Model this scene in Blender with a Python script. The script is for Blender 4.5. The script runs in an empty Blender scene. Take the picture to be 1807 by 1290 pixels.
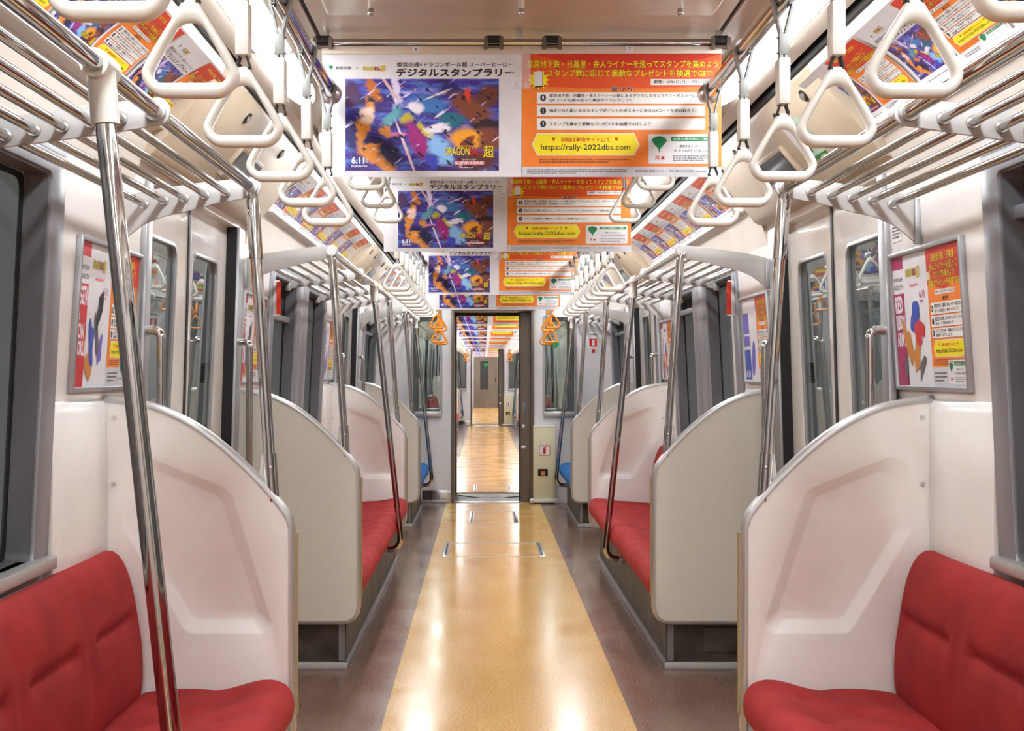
import bpy, bmesh, math, random
from mathutils import Vector, Matrix
from mathutils.geometry import tessellate_polygon

S = bpy.context.scene
COL = S.collection
PI = math.pi

# ------------------------------------------------------------------ camera, world, exposure
CX, CZ, FPX, IW = -0.09, 1.2, 2200.0, 1807.0
cd = bpy.data.cameras.new('camera')
cam = bpy.data.objects.new('camera', cd)
COL.objects.link(cam)
cam.location = (CX, 0.0, CZ)
cam.rotation_euler = (PI / 2, 0, 0)
cd.sensor_width = 36.0
cd.sensor_fit = 'HORIZONTAL'
cd.lens = FPX / IW * 36.0
cd.shift_x = 0.0274
cd.shift_y = 0.0072
cd.clip_start = 0.05
cd.clip_end = 200
S.camera = cam

world = bpy.data.worlds.new('tunnel_dark')
S.world = world
world.use_nodes = True
world.node_tree.nodes['Background'].inputs[0].default_value = (0.060, 0.060, 0.058, 1)
world.node_tree.nodes['Background'].inputs[1].default_value = 1.0

S.view_settings.view_transform = 'Standard'
S.view_settings.look = 'None'
S.view_settings.exposure = 1.48
S.view_settings.gamma = 1.0
S.view_settings.use_curve_mapping = False
S.cycles.use_denoising = True
S.cycles.max_bounces = 9
S.cycles.diffuse_bounces = 5
S.cycles.glossy_bounces = 5
S.cycles.transmission_bounces = 6
S.cycles.sample_clamp_indirect = 6.0
S.cycles.caustics_reflective = False
S.cycles.caustics_refractive = False
LAMP = 11.0          # radiance of the fluorescent lamp covers
LAMP_END = 9.0       # radiance of the rounded end covers over the doors

# ------------------------------------------------------------------ materials
MATS = {}

def srgb(r, g, b):
    f = lambda c: (c / 255 / 12.92) if c / 255 <= 0.04045 else ((c / 255 + 0.055) / 1.055) ** 2.4
    return (f(r), f(g), f(b), 1.0)

def mat(name, col, rough=0.5, metal=0.0, spec=0.5, coat=0.0, emit=0.0, emit_col=None):
    m = bpy.data.materials.new(name)
    m.use_nodes = True
    p = m.node_tree.nodes['Principled BSDF']
    p.inputs['Base Color'].default_value = col
    p.inputs['Roughness'].default_value = rough
    p.inputs['Metallic'].default_value = metal
    p.inputs['Specular IOR Level'].default_value = spec
    p.inputs['Coat Weight'].default_value = coat
    if emit:
        p.inputs['Emission Color'].default_value = emit_col or col
        p.inputs['Emission Strength'].default_value = emit
    MATS[name] = m
    return m

def N(m, t, **kw):
    n = m.node_tree.nodes.new(t)
    for k, v in kw.items():
        setattr(n, k, v)
    return n

def L(m, a, b):
    m.node_tree.links.new(a, b)

def mottle(m, c1, c2, scale, bump=0.0, detail=3.0, coord='Object', lo=0.35, hi=0.65, bscale=None, stretch=None, bdist=0.002):
    """colour varies between c1 and c2 with noise; optional bump"""
    p = m.node_tree.nodes['Principled BSDF']
    tc = N(m, 'ShaderNodeTexCoord')
    src = tc.outputs[coord]
    if stretch:
        mp = N(m, 'ShaderNodeMapping')
        mp.inputs['Scale'].default_value = stretch
        L(m, src, mp.inputs[0])
        src = mp.outputs[0]
    nz = N(m, 'ShaderNodeTexNoise')
    nz.inputs['Scale'].default_value = scale
    nz.inputs['Detail'].default_value = detail
    L(m, src, nz.inputs['Vector'])
    rp = N(m, 'ShaderNodeValToRGB')
    rp.color_ramp.elements[0].position = lo
    rp.color_ramp.elements[1].position = hi
    rp.color_ramp.elements[0].color = c1
    rp.color_ramp.elements[1].color = c2
    L(m, nz.outputs['Fac'], rp.inputs[0])
    L(m, rp.outputs[0], p.inputs['Base Color'])
    if bump:
        n2 = N(m, 'ShaderNodeTexNoise')
        n2.inputs['Scale'].default_value = bscale or scale
        L(m, src, n2.inputs['Vector'])
        b = N(m, 'ShaderNodeBump')
        b.inputs['Strength'].default_value = bump
        b.inputs['Distance'].default_value = bdist
        L(m, n2.outputs['Fac'], b.inputs['Height'])
        L(m, b.outputs[0], p.inputs['Normal'])
    return nz, rp

chrome = mat('polished_chrome', (0.50, 0.485, 0.47, 1), 0.06, 1.0)
steel = mat('satin_steel', (0.66, 0.64, 0.62, 1), 0.28, 1.0)
alum = mat('brushed_aluminium', srgb(176, 176, 178), 0.38, 0.75)
frame_grey = mat('window_frame_grey', srgb(150, 150, 154), 0.36, 0.55)
frame_dark = mat('window_reveal_grey', srgb(118, 118, 122), 0.42, 0.4)
trimsilver = mat('edge_trim_silver', srgb(190, 188, 186), 0.33, 0.6)
ivory = mat('ivory_plastic', srgb(222, 219, 209), 0.28, 0, 0.5)
mottle(ivory, srgb(219, 216, 206), srgb(225, 222, 213), 30)
rackwhite = mat('rack_bracket_paint', srgb(196, 194, 191), 0.35)
mottle(rackwhite, srgb(191, 189, 186), srgb(200, 198, 195), 12)
orange_pl = mat('orange_plastic', srgb(240, 140, 20), 0.28)
belt = mat('grey_belt', srgb(150, 150, 146), 0.5, 0.2)
blackbelt = mat('black_belt', srgb(30, 28, 26), 0.6)
white_panel = mat('white_lining', srgb(229, 222, 217), 0.16, 0, 0.5)
mottle(white_panel, srgb(226, 219, 214), srgb(232, 225, 220), 6)
mould = mat('white_moulding', srgb(229, 218, 212), 0.2)
mottle(mould, srgb(236, 234, 229), srgb(241, 239, 235), 9)
doorwhite = mat('white_door_skin', srgb(228, 222, 215), 0.1, 0, 0.6, 0.3)
mottle(doorwhite, srgb(224, 217, 209), srgb(231, 225, 219), 4, bump=0.08, bscale=5, bdist=0.01)
beige = mat('speckled_beige_laminate', srgb(204, 197, 186), 0.34)
mottle(beige, srgb(217, 211, 200), srgb(231, 225, 215), 380, bump=0.06, bscale=420)
ceil_m = mat('ceiling_beige', srgb(213, 198, 180), 0.3)
mottle(ceil_m, srgb(208, 192, 173), srgb(218, 204, 187), 3)
cover_m = mat('door_cover_tan', srgb(190, 172, 148), 0.35)
mottle(cover_m, srgb(184, 166, 142), srgb(196, 178, 154), 3)
ceil_side = mat('ceiling_pale', srgb(217, 206, 194), 0.3)
mottle(ceil_side, srgb(212, 200, 188), srgb(222, 211, 200), 3)
black = mat('black_rubber_and_slit', srgb(18, 18, 19), 0.55)
dark = mat('dark_slot', srgb(12, 12, 12), 0.8)
tan_edge = mat('tan_edge_band', srgb(166, 146, 112), 0.5)
kick = mat('dark_kick_panel', srgb(84, 77, 69), 0.5, 0.0, 0.3)
mottle(kick, srgb(60, 54, 47), srgb(90, 82, 73), 9, bump=0.15, bscale=60, detail=6)
cream = mat('cream_cabinet', srgb(214, 204, 170), 0.4)
tunnel_m = mat('tunnel_wall', srgb(60, 60, 58), 0.9)
mottle(tunnel_m, srgb(45, 45, 44), srgb(78, 77, 74), 2, detail=5)
gangway_m = mat('gangway_plate', srgb(92, 90, 87), 0.5, 0.5)
bronze = mat('brown_door_skin', srgb(150, 132, 116), 0.35, 0.3)
mottle(bronze, srgb(108, 97, 86), srgb(120, 109, 98), 5, stretch=(1, 1, .2))

red_f = mat('red_moquette', srgb(178, 38, 42), 0.85)
blue_f = mat('blue_moquette', srgb(24, 104, 176), 0.85)
for m_, a_, b_ in ((red_f, (146, 27, 28), (166, 36, 35)), (blue_f, (12, 82, 146), (22, 104, 172))):
    nz, rp = mottle(m_, srgb(*a_), srgb(*b_), 7, detail=4, bump=0.35, bscale=700, bdist=0.0015)
    m_.node_tree.nodes['Principled BSDF'].inputs['Sheen Weight'].default_value = 0.35
    m_.node_tree.nodes['Principled BSDF'].inputs['Sheen Roughness'].default_value = 0.4
    m_.node_tree.nodes['Principled BSDF'].inputs['Sheen Tint'].default_value = srgb(*b_)

def floor_mat(name, c1, c2, spk1, rough):
    m = mat(name, c1, rough, 0, 0.5)
    p = m.node_tree.nodes['Principled BSDF']
    nz, rp = mottle(m, c1, c2, 2.2, detail=6, stretch=(3.2, 1.0, 1.0))
    tc = N(m, 'ShaderNodeTexCoord')
    n2 = N(m, 'ShaderNodeTexNoise')
    n2.inputs['Scale'].default_value = 170
    n2.inputs['Detail'].default_value = 4
    mp = N(m, 'ShaderNodeMapping')
    mp.inputs['Scale'].default_value = (0.6, 1.6, 1)
    L(m, tc.outputs['Object'], mp.inputs[0])
    L(m, mp.outputs[0], n2.inputs['Vector'])
    r2 = N(m, 'ShaderNodeValToRGB')
    r2.color_ramp.elements[0].position = 0.38
    r2.color_ramp.elements[1].position = 0.54
    r2.color_ramp.elements[0].color = (0, 0, 0, 1)
    r2.color_ramp.elements[1].color = (1, 1, 1, 1)
    L(m, n2.outputs['Fac'], r2.inputs[0])
    mx = N(m, 'ShaderNodeMix', data_type='RGBA')
    L(m, r2.outputs[0], mx.inputs['Factor'])
    mx.inputs['A'].default_value = spk1
    L(m, rp.outputs[0], mx.inputs['B'])
    L(m, mx.outputs['Result'], p.inputs['Base Color'])
    # worn gloss: roughness varies across and along the car
    n3 = N(m, 'ShaderNodeTexNoise')
    n3.inputs['Scale'].default_value = 3.0
    n3.inputs['Detail'].default_value = 5
    L(m, tc.outputs['Object'], n3.inputs['Vector'])
    mr = N(m, 'ShaderNodeMapRange')
    mr.inputs['From Min'].default_value = 0.3
    mr.inputs['From Max'].default_value = 0.7
    mr.inputs['To Min'].default_value = rough * 0.75
    mr.inputs['To Max'].default_value = rough * 1.35
    L(m, n3.outputs['Fac'], mr.inputs['Value'])
    L(m, mr.outputs[0], p.inputs['Roughness'])
    return m

floor_tan = floor_mat('floor_amber_vinyl', srgb(217, 168, 94), srgb(227, 183, 112), srgb(172, 124, 64), 0.17)
floor_brown = floor_mat('floor_brown_vinyl', srgb(124, 95, 81), srgb(138, 109, 95), srgb(100, 75, 63), 0.19)
floor_yel = floor_mat('floor_ochre_vinyl', srgb(206, 170, 84), srgb(214, 180, 96), srgb(188, 150, 66), 0.17)

glass = mat('window_glass', (0.58, 0.65, 0.63, 1), 0.0, 0, 0.5)
glass.node_tree.nodes['Principled BSDF'].inputs['Transmission Weight'].default_value = 1.0
glass.node_tree.nodes['Principled BSDF'].inputs['IOR'].default_value = 1.75

lamp_m = mat('lamp_cover_lit', srgb(250, 248, 244), 0.4, emit=LAMP, emit_col=(0.93, 0.98, 1.02, 1))
lamp_end_m = mat('lamp_end_cover_lit', srgb(250, 248, 244), 0.4, emit=LAMP_END, emit_col=(0.93, 0.98, 1.02, 1))
lampbox_m = mat('lamp_housing_white', srgb(238, 234, 228), 0.3)

def flat(name, rgb, rough=0.35, coat=0.0):
    m = mat(name, srgb(*rgb), rough, 0, 0.4, coat)
    mottle(m, srgb(*[max(0, c - 3) for c in rgb]), srgb(*[min(255, c + 3) for c in rgb]), 20)
    return m

INK = {
    'sheet': flat('print_paper', (226, 224, 227)),
    'orange': flat('print_orange', (243, 132, 44)),
    'red': flat('print_red', (214, 52, 30)),
    'vermilion': flat('print_vermilion', (226, 84, 32)),
    'crimson': flat('print_crimson', (200, 40, 52)),
    'magenta': flat('print_magenta', (168, 36, 92)),
    'yellow': flat('print_yellow', (248, 228, 22)),
    'ylet': flat('print_yellow_letter', (246, 222, 26)),
    'black': flat('print_black', (22, 20, 22)),
    'shadow': flat('print_letter_outline', (60, 22, 10)),
    'white': flat('print_white_box', (240, 238, 234)),
    'grey': flat('print_grey', (208, 208, 212)),
    'small': flat('print_small', (96, 92, 92)),
    'smallo': flat('print_small_brown', (150, 84, 34)),
    'rlet': flat('print_red_letter', (206, 40, 28)),
    'green': flat('print_green', (16, 128, 72)),
    'glet': flat('print_green_pale', (190, 222, 200)),
    'wlet': flat('print_white_letter', (240, 240, 244)),
    'pink': flat('print_pink', (232, 120, 140)),
    'blue': flat('print_blue', (48, 74, 170)),
    'tan': flat('print_tan', (202, 132, 60)),
    'lilac': flat('print_lilac', (110, 100, 190)),
}
INKNAME = {'sheet': 'sheet', 'orange': 'orange_panel', 'red': 'red_banner', 'vermilion': 'vermilion_banner', 'crimson': 'red_band', 'magenta': 'magenta_band', 'yellow': 'yellow_box',
           'ylet': 'yellow_lettering', 'black': 'black_lettering', 'shadow': 'lettering_outline', 'white': 'white_box', 'grey': 'grey_band',
           'small': 'small_print', 'smallo': 'brown_small_print', 'rlet': 'red_lettering', 'green': 'green_emblem', 'glet': 'pale_green_lettering',
           'wlet': 'white_lettering', 'pink': 'pink_lettering', 'blue': 'blue_shape', 'tan': 'tan_shape', 'lilac': 'lilac_panel', 'pic': 'picture'}

def picture_mat():
    m = mat('print_burst_picture', (0.1, 0.05, 0.2, 1), 0.35, 0, 0.4)
    p = m.node_tree.nodes['Principled BSDF']
    tc = N(m, 'ShaderNodeTexCoord')
    nz = N(m, 'ShaderNodeTexNoise')
    nz.inputs['Scale'].default_value = 11
    nz.inputs['Detail'].default_value = 6
    L(m, tc.outputs['UV'], nz.inputs['Vector'])
    sub = N(m, 'ShaderNodeVectorMath', operation='SUBTRACT')
    sub.inputs[1].default_value = (0.5, 0.5, 0.5)
    L(m, nz.outputs['Color'], sub.inputs[0])
    sc = N(m, 'ShaderNodeVectorMath', operation='SCALE')
    sc.inputs['Scale'].default_value = 0.11
    L(m, sub.outputs[0], sc.inputs[0])
    add = N(m, 'ShaderNodeVectorMath', operation='ADD')
    L(m, tc.outputs['UV'], add.inputs[0])
    L(m, sc.outputs[0], add.inputs[1])
    warped = add.outputs[0]
    # background: streaks of navy, violet, blue
    mp = N(m, 'ShaderNodeMapping')
    mp.inputs['Rotation'].default_value = (0, 0, 0.9)
    mp.inputs['Scale'].default_value = (3, 11, 1)
    L(m, warped, mp.inputs[0])
    n2 = N(m, 'ShaderNodeTexNoise')
    n2.inputs['Scale'].default_value = 1.0
    n2.inputs['Detail'].default_value = 5
    L(m, mp.outputs[0], n2.inputs['Vector'])
    rp = N(m, 'ShaderNodeValToRGB')
    e = rp.color_ramp.elements
    e[0].position, e[0].color = 0.30, srgb(28, 16, 60)
    e[1].position, e[1].color = 0.74, srgb(214, 206, 245)
    for pos, c in ((0.42, (56, 34, 116)), (0.50, (74, 54, 160)), (0.57, (70, 110, 190)), (0.65, (130, 120, 215))):
        x = e.new(pos)
        x.color = srgb(*c)
    L(m, n2.outputs['Fac'], rp.inputs[0])
    cur = rp.outputs[0]
    blobs = [  # cx, cy, rx, ry, rot, rgb
        (0.05, 0.42, 0.07, 0.22, 0.1, (34, 24, 100)), (0.03, 0.82, 0.06, 0.16, 0, (70, 30, 80)),
        (0.13, 0.55, 0.045, 0.30, -0.15, (222, 140, 48)), (0.18, 0.88, 0.04, 0.13, 0.3, (196, 110, 36)),
        (0.14, 0.60, 0.05, 0.10, 0, (238, 206, 190)),
        (0.20, 0.20, 0.11, 0.15, 0.5, (226, 142, 44)), (0.27, 0.42, 0.04, 0.07, 0.5, (214, 140, 56)), (0.26, 0.09, 0.05, 0.16, 0.4, (224, 140, 40)),
        (0.18, 0.34, 0.06, 0.05, 0.6, (34, 26, 84)), (0.31, 0.60, 0.04, 0.13, -0.5, (90, 160, 170)),
        (0.33, 0.90, 0.03, 0.20, 0.0, (226, 214, 246)), (0.55, 0.72, 0.10, 0.12, 0.7, (66, 120, 190)),
        (0.46, 0.68, 0.05, 0.07, 0.6, (238, 232, 246)), (0.40, 0.56, 0.05, 0.05, 0.0, (190, 176, 40)),
        (0.47, 0.33, 0.055, 0.22, 0.25, (160, 24, 120)), (0.53, 0.42, 0.03, 0.12, 0.4, (206, 186, 44)),
        (0.60, 0.46, 0.08, 0.05, 0.3, (240, 236, 246)), (0.35, 0.40, 0.05, 0.03, 0.2, (220, 120, 170)),
        (0.62, 0.22, 0.07, 0.17, 0.3, (140, 190, 240)), (0.56, 0.10, 0.05, 0.10, 0, (60, 70, 190)), (0.70, 0.56, 0.09, 0.08, 0, (30, 110, 130)),
        (0.70, 0.86, 0.07, 0.13, 0.5, (40, 30, 110)), (0.82, 0.68, 0.10, 0.22, 0.6, (132, 70, 46)), (0.80, 0.84, 0.02, 0.08, 0, (220, 70, 40)),
        (0.93, 0.82, 0.08, 0.12, 0, (110, 56, 40)), (0.92, 0.50, 0.10, 0.06, 0.2, (50, 26, 40)), (0.92, 0.34, 0.12, 0.13, 0, (130, 70, 48)),
        (0.78, 0.36, 0.11, 0.12, 0.0, (246, 168, 40)), (0.80, 0.29, 0.03, 0.09, -0.4, (126, 60, 30)),
        (0.40, 0.22, 0.010, 0.34, 0.22, (242, 210, 226)), (0.60, 0.83, 0.11, 0.010, 0.6, (236, 222, 210)), (0.29, 0.90, 0.012, 0.2, 0.4, (220, 180, 180)),
        (0.28, 0.2, 0.07, 0.16, 0.3, (30, 26, 70)), (0.85, 0.10, 0.16, 0.11, 0.2, (96, 46, 36)),
    ]
    order = blobs[:]
    for cx, cy, rx, ry, rot, rgb in order:
        mp = N(m, 'ShaderNodeMapping', vector_type='TEXTURE')
        mp.inputs['Location'].default_value = (cx, cy, 0)
        mp.inputs['Rotation'].default_value = (0, 0, rot)
        mp.inputs['Scale'].default_value = (rx, ry, 1)
        L(m, tc.outputs['UV'] if min(rx, ry) < 0.02 else warped, mp.inputs[0])
        sx = N(m, 'ShaderNodeVectorMath', operation='MULTIPLY')
        sx.inputs[1].default_value = (1, 1, 0)
        L(m, mp.outputs[0], sx.inputs[0])
        ln = N(m, 'ShaderNodeVectorMath', operation='LENGTH')
        L(m, sx.outputs[0], ln.inputs[0])
        mr = N(m, 'ShaderNodeMapRange')
        mr.inputs['From Min'].default_value = 1.18
        mr.inputs['From Max'].default_value = 0.70
        L(m, ln.outputs['Value'], mr.inputs['Value'])
        mx = N(m, 'ShaderNodeMix', data_type='RGBA')
        L(m, mr.outputs[0], mx.inputs['Factor'])
        L(m, cur, mx.inputs['A'])
        mx.inputs['B'].default_value = srgb(*rgb)
        cur = mx.outputs['Result']
    # fine bright flecks and dark ink lines over the whole print
    for scale, lo, hi, rgb, rot, st in ((7, 0.63, 0.70, (228, 222, 250), 0.9, (1.6, 0.35, 1)), (9, 0.60, 0.66, (26, 16, 50), 2.2, (1.0, 0.4, 1)), (10, 0.68, 0.73, (236, 180, 70), 1.2, (1, 0.6, 1))):
        mp = N(m, 'ShaderNodeMapping', vector_type='TEXTURE')
        mp.inputs['Rotation'].default_value = (0, 0, rot)
        mp.inputs['Scale'].default_value = st
        mp.inputs['Location'].default_value = (scale, rot, 0)
        L(m, tc.outputs['UV'], mp.inputs[0])
        n3 = N(m, 'ShaderNodeTexNoise')
        n3.inputs['Scale'].default_value = scale
        n3.inputs['Detail'].default_value = 5
        L(m, mp.outputs[0], n3.inputs['Vector'])
        mr = N(m, 'ShaderNodeMapRange')
        mr.inputs['From Min'].default_value = lo
        mr.inputs['From Max'].default_value = hi
        L(m, n3.outputs['Fac'], mr.inputs['Value'])
        mx = N(m, 'ShaderNodeMix', data_type='RGBA')
        L(m, mr.outputs[0], mx.inputs['Factor'])
        L(m, cur, mx.inputs['A'])
        mx.inputs['B'].default_value = srgb(*rgb)
        cur = mx.outputs['Result']
    L(m, cur, p.inputs['Base Color'])
    return m

INK['pic'] = picture_mat()

# ------------------------------------------------------------------ mesh helpers
class MB:
    """collects geometry written for the right-hand side (x > 0); side=-1 mirrors it"""
    def __init__(self, side=1):
        self.v, self.f, self.mi, self.side = [], [], [], side
        self.uv = None
    def add(self, vs, fs, mi=0):
        o = len(self.v)
        self.v += [tuple(p) for p in vs]
        for f in fs:
            self.f.append(tuple(i + o for i in f))
            self.mi.append(mi)
    def box(self, x0, x1, y0, y1, z0, z1, mi=0):
        vs = [(x, y, z) for x in (x0, x1) for y in (y0, y1) for z in (z0, z1)]
        self.add(vs, [(0, 1, 3, 2), (4, 6, 7, 5), (0, 4, 5, 1), (2, 3, 7, 6), (0, 2, 6, 4), (1, 5, 7, 3)], mi)
    def tube(self, path, r, n=12, caps=True, mi=0, closed=False):
        """round tube; r is one radius or one per point"""
        P = [Vector(p) for p in path]
        k = len(P)
        R = r if isinstance(r, (list, tuple)) else [r] * k
        ref = None
        vs = []
        for i in range(k):
            if closed:
                t = (P[(i + 1) % k] - P[i - 1]).normalized()
            else:
                t = (P[min(i + 1, k - 1)] - P[max(i - 1, 0)]).normalized()
            if ref is None:
                ref = Vector((0, 0, 1)) if abs(t.z) < 0.9 else Vector((1, 0, 0))
            a = (ref - t * ref.dot(t))
            if a.length < 1e-6:
                a = t.orthogonal()
            a.normalize()
            ref = a
            b = t.cross(a)
            for j in range(n):
                w = 2 * PI * j / n
                vs.append(P[i] + a * (R[i] * math.cos(w)) + b * (R[i] * math.sin(w)))
        fs = []
        for i in range(k if closed else k - 1):
            i2 = (i + 1) % k
            for j in range(n):
                j2 = (j + 1) % n
                fs.append((i * n + j, i * n + j2, i2 * n + j2, i2 * n + j))
        if caps and not closed:
            fs.append(tuple(range(n))[::-1])
            fs.append(tuple((k - 1) * n + j for j in range(n)))
        self.add(vs, fs, mi)
    def prism(self, poly, y0, y1, mi=0, plane='xz', holes=()):
        """polygon in xz (extruded in y) or yz (extruded in x) or xy (extruded in z), with holes"""
        loops = [list(poly)] + [list(h) for h in holes]
        flatp = [p for l in loops for p in l]
        n = len(flatp)
        def mk(p, d):
            if plane == 'xz':
                return (p[0], d, p[1])
            if plane == 'yz':
                return (d, p[0], p[1])
            return (p[0], p[1], d)
        vs = [mk(p, y0) for p in flatp] + [mk(p, y1) for p in flatp]
        tris = tessellate_polygon([[Vector((p[0], p[1], 0)) for p in l] for l in loops])
        fs = [tuple(t) for t in tris] + [tuple(i + n for i in t[::-1]) for t in tris]
        o = 0
        for l in loops:
            k = len(l)
            for i in range(k):
                j = (i + 1) % k
                fs.append((o + i, o + j, o + j + n, o + i + n))
            o += k
        self.add(vs, fs, mi)
    def grid(self, fn, nu, nv, mi=0, closed_v=False):
        vs = [fn(i / nu, j / nv) for i in range(nu + 1) for j in range(nv + (0 if closed_v else 1))]
        m = nv if closed_v else nv + 1
        fs = []
        for i in range(nu):
            for j in range(nv):
                j2 = (j + 1) % m
                fs.append((i * m + j, i * m + j2, (i + 1) * m + j2, (i + 1) * m + j))
        self.add(vs, fs, mi)
        return m
    def sphere(self, c, r, n=12, m=8, mi=0):
        vs, fs = [], []
        for i in range(m + 1):
            a = PI * i / m
            for j in range(n):
                b = 2 * PI * j / n
                vs.append((c[0] + r * math.sin(a) * math.cos(b), c[1] + r * math.sin(a) * math.sin(b), c[2] + r * math.cos(a)))
        for i in range(m):
            for j in range(n):
                j2 = (j + 1) % n
                fs.append((i * n + j, (i + 1) * n + j, (i + 1) * n + j2, i * n + j2))
        self.add(vs, fs, mi)
    def build(self, name, mats, parent=None, bevel=0.0, smooth=38, seg=2, weld=True):
        if not isinstance(mats, (list, tuple)):
            mats = [mats]
        off = wloc(parent) if parent is not None else Vector((0, 0, 0))
        s = self.side
        me = bpy.data.meshes.new(name)
        me.from_pydata([(p[0] * s - off.x, p[1] - off.y, p[2] - off.z) for p in self.v], [], self.f)
        for m in mats:
            me.materials.append(m)
        if len(mats) > 1:
            me.polygons.foreach_set('material_index', self.mi)
        if self.uv:
            ul = me.uv_layers.new(name='UVMap')
            for lp in me.loops:
                ul.data[lp.index].uv = self.uv[lp.vertex_index]
        bm = bmesh.new()
        bm.from_mesh(me)
        if weld and not self.uv:
            bmesh.ops.remove_doubles(bm, verts=bm.verts, dist=1e-6)
        if weld:
            bmesh.ops.recalc_face_normals(bm, faces=bm.faces)
        if bevel:
            es = [e for e in bm.edges if len(e.link_faces) == 2 and e.calc_face_angle(0) > 0.6]
            bmesh.ops.bevel(bm, geom=es, offset=bevel, segments=seg, profile=0.5, affect='EDGES', clamp_overlap=True)
        bm.to_mesh(me)
        bm.free()
        if smooth:
            me.polygons.foreach_set('use_smooth', [True] * len(me.polygons))
            me.set_sharp_from_angle(angle=math.radians(smooth))
        o = bpy.data.objects.new(name, me)
        COL.objects.link(o)
        if parent is not None:
            o.parent = parent
        return o

def wloc(o):
    v = Vector(o.location)
    while o.parent is not None:
        o = o.parent
        v += Vector(o.location)
    return v

def tag(o, label=None, cat=None, group=None, kind=None):
    if label:
        o['label'] = label
    if cat:
        o['category'] = cat
    if group:
        o['group'] = group
    if kind:
        o['kind'] = kind
    return o

def thing(name, label, cat, loc, group=None):
    o = bpy.data.objects.new(name, None)
    o.empty_display_size = 0.05
    COL.objects.link(o)
    o.location = loc
    return tag(o, label, cat, group)

def copy_tree(o, parent=None):
    c = o.copy()
    COL.objects.link(c)
    c.parent = parent
    for ch in list(o.children):
        copy_tree(ch, c)
    return c

def dup(root, loc, rotz=None, label=None, group=None):
    c = copy_tree(root)
    c.location = loc
    if rotz is not None:
        c.rotation_euler = (0, 0, rotz)
    if label:
        c['label'] = label
    if group:
        c['group'] = group
    return c

def struct(o):
    o['kind'] = 'structure'
    return o

def rounded(pts, radii, n=6, edge=1):
    """polygon with rounded corners; the same number of points whatever the radii"""
    out = []
    k = len(pts)
    for i in range(k):
        p0, p, p1 = Vector(pts[i - 1]), Vector(pts[i]), Vector(pts[(i + 1) % k])
        r = radii[i] if isinstance(radii, (list, tuple)) else radii
        a, b = (p0 - p).normalized(), (p1 - p).normalized()
        ang = a.angle(b)
        d = r / math.tan(ang / 2)
        bis = (a + b).normalized()
        c = p + bis * (r / math.sin(ang / 2))
        s, e = p + a * d, p + b * d
        va, vb = s - c, e - c
        th = va.angle(vb) if r > 0 else 0
        sg = 1 if va.x * vb.y - va.y * vb.x > 0 else -1
        for j in range(n + 1):
            w = th * j / n * sg
            out.append((c.x + va.x * math.cos(w) - va.y * math.sin(w), c.y + va.x * math.sin(w) + va.y * math.cos(w)))
    if edge > 1:
        res = []
        for i in range(len(out)):
            p, q = out[i], out[(i + 1) % len(out)]
            m = edge if (i % (n + 1)) == n else 1
            for j in range(m):
                t = j / m
                res.append((p[0] + (q[0] - p[0]) * t, p[1] + (q[1] - p[1]) * t))
        out = res
    return out

def spline(pts, n):
    """Catmull-Rom through 2-D or 3-D points, n per span"""
    P = [Vector(p) for p in pts]
    out = []
    for i in range(len(P) - 1):
        p0, p1, p2, p3 = P[max(i - 1, 0)], P[i], P[i + 1], P[min(i + 2, len(P) - 1)]
        for j in range(n):
            t = j / n
            out.append(0.5 * ((2 * p1) + (p2 - p0) * t + (2 * p0 - 5 * p1 + 4 * p2 - p3) * t * t + (3 * p1 - p0 - 3 * p2 + p3) * t ** 3))
    out.append(P[-1])
    return out

SIDES = ((-1, 'left'), (1, 'right'))
ORD = ['first', 'second', 'third', 'fourth', 'fifth', 'sixth', 'seventh', 'eighth', 'ninth', 'tenth', 'eleventh', 'twelfth']

# ------------------------------------------------------------------ the car's measures (metres; camera at y = 0 looking along +y)
P1, P2, P3, P4, PB = 3.29, 5.03, 8.04, 9.68, 11.5        # partitions, end bulkhead
DOORC = (-0.56, 4.22, 8.86)                              # door centres
DH = 0.63                                                # half door opening
YB = -3.3                                                # rear end of the car, behind the camera
C2A, C2B = 12.55, 28.2                                   # next car
C3A, C3B = 29.2, 43.0                                    # the car beyond

def XW(z):
    return 1.10 if z <= 1.0 else 1.10 - 0.0667 * (z - 1.0)

def warp(mb, fn):
    mb.v = [fn(p) for p in mb.v]

def lean(p):
    return (p[0] + XW(p[2]) - 1.10, p[1], p[2])

# ------------------------------------------------------------------ floor
def floor_of(ya, yb, name):
    mb = MB()
    for x0, x1, mi in ((-1.16, -0.437, 0), (-0.437, 0.425, 1), (0.425, 1.16, 0)):
        mb.box(x0, x1, ya, yb, -0.06, 0.0, mi)
    return struct(mb.build(name, [floor_brown, floor_tan], smooth=0))

floor_of(YB, PB + 0.08, 'floor')
floor_of(C2A, C2B + 0.08, 'floor')
floor_of(C3A, C3B + 0.6, 'floor')
for x0, x1 in ((-0.437, -0.387), (0.375, 0.425)):      # ochre marks at the end of the strip
    m_ = MB(); m_.box(x0, x1, PB - 1.6, PB - 0.0, 0.0, 0.0015)
    struct(m_.build('floor_marking', floor_yel, smooth=0))

# ------------------------------------------------------------------ side walls with openings
WZ0, WZ1 = 0.78, 1.645
DTOP = 1.765
def bench_windows(d=0.0):
    return [(5.72 + d, 6.40 + d), (6.80 + d, 7.50 + d)]
WIN = [(0.90, 1.62), (2.04, 2.76)] + bench_windows() + [(10.15, 11.15)]
D2 = 16.7
WIN2 = [(w0 + D2, w1 + D2) for w0, w1 in bench_windows() + [(10.15, 11.15)]]
DOORC2 = [DOORC[2] + D2 - 9.5, DOORC[2] + D2 - 4.7, DOORC[2] + D2]

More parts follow.
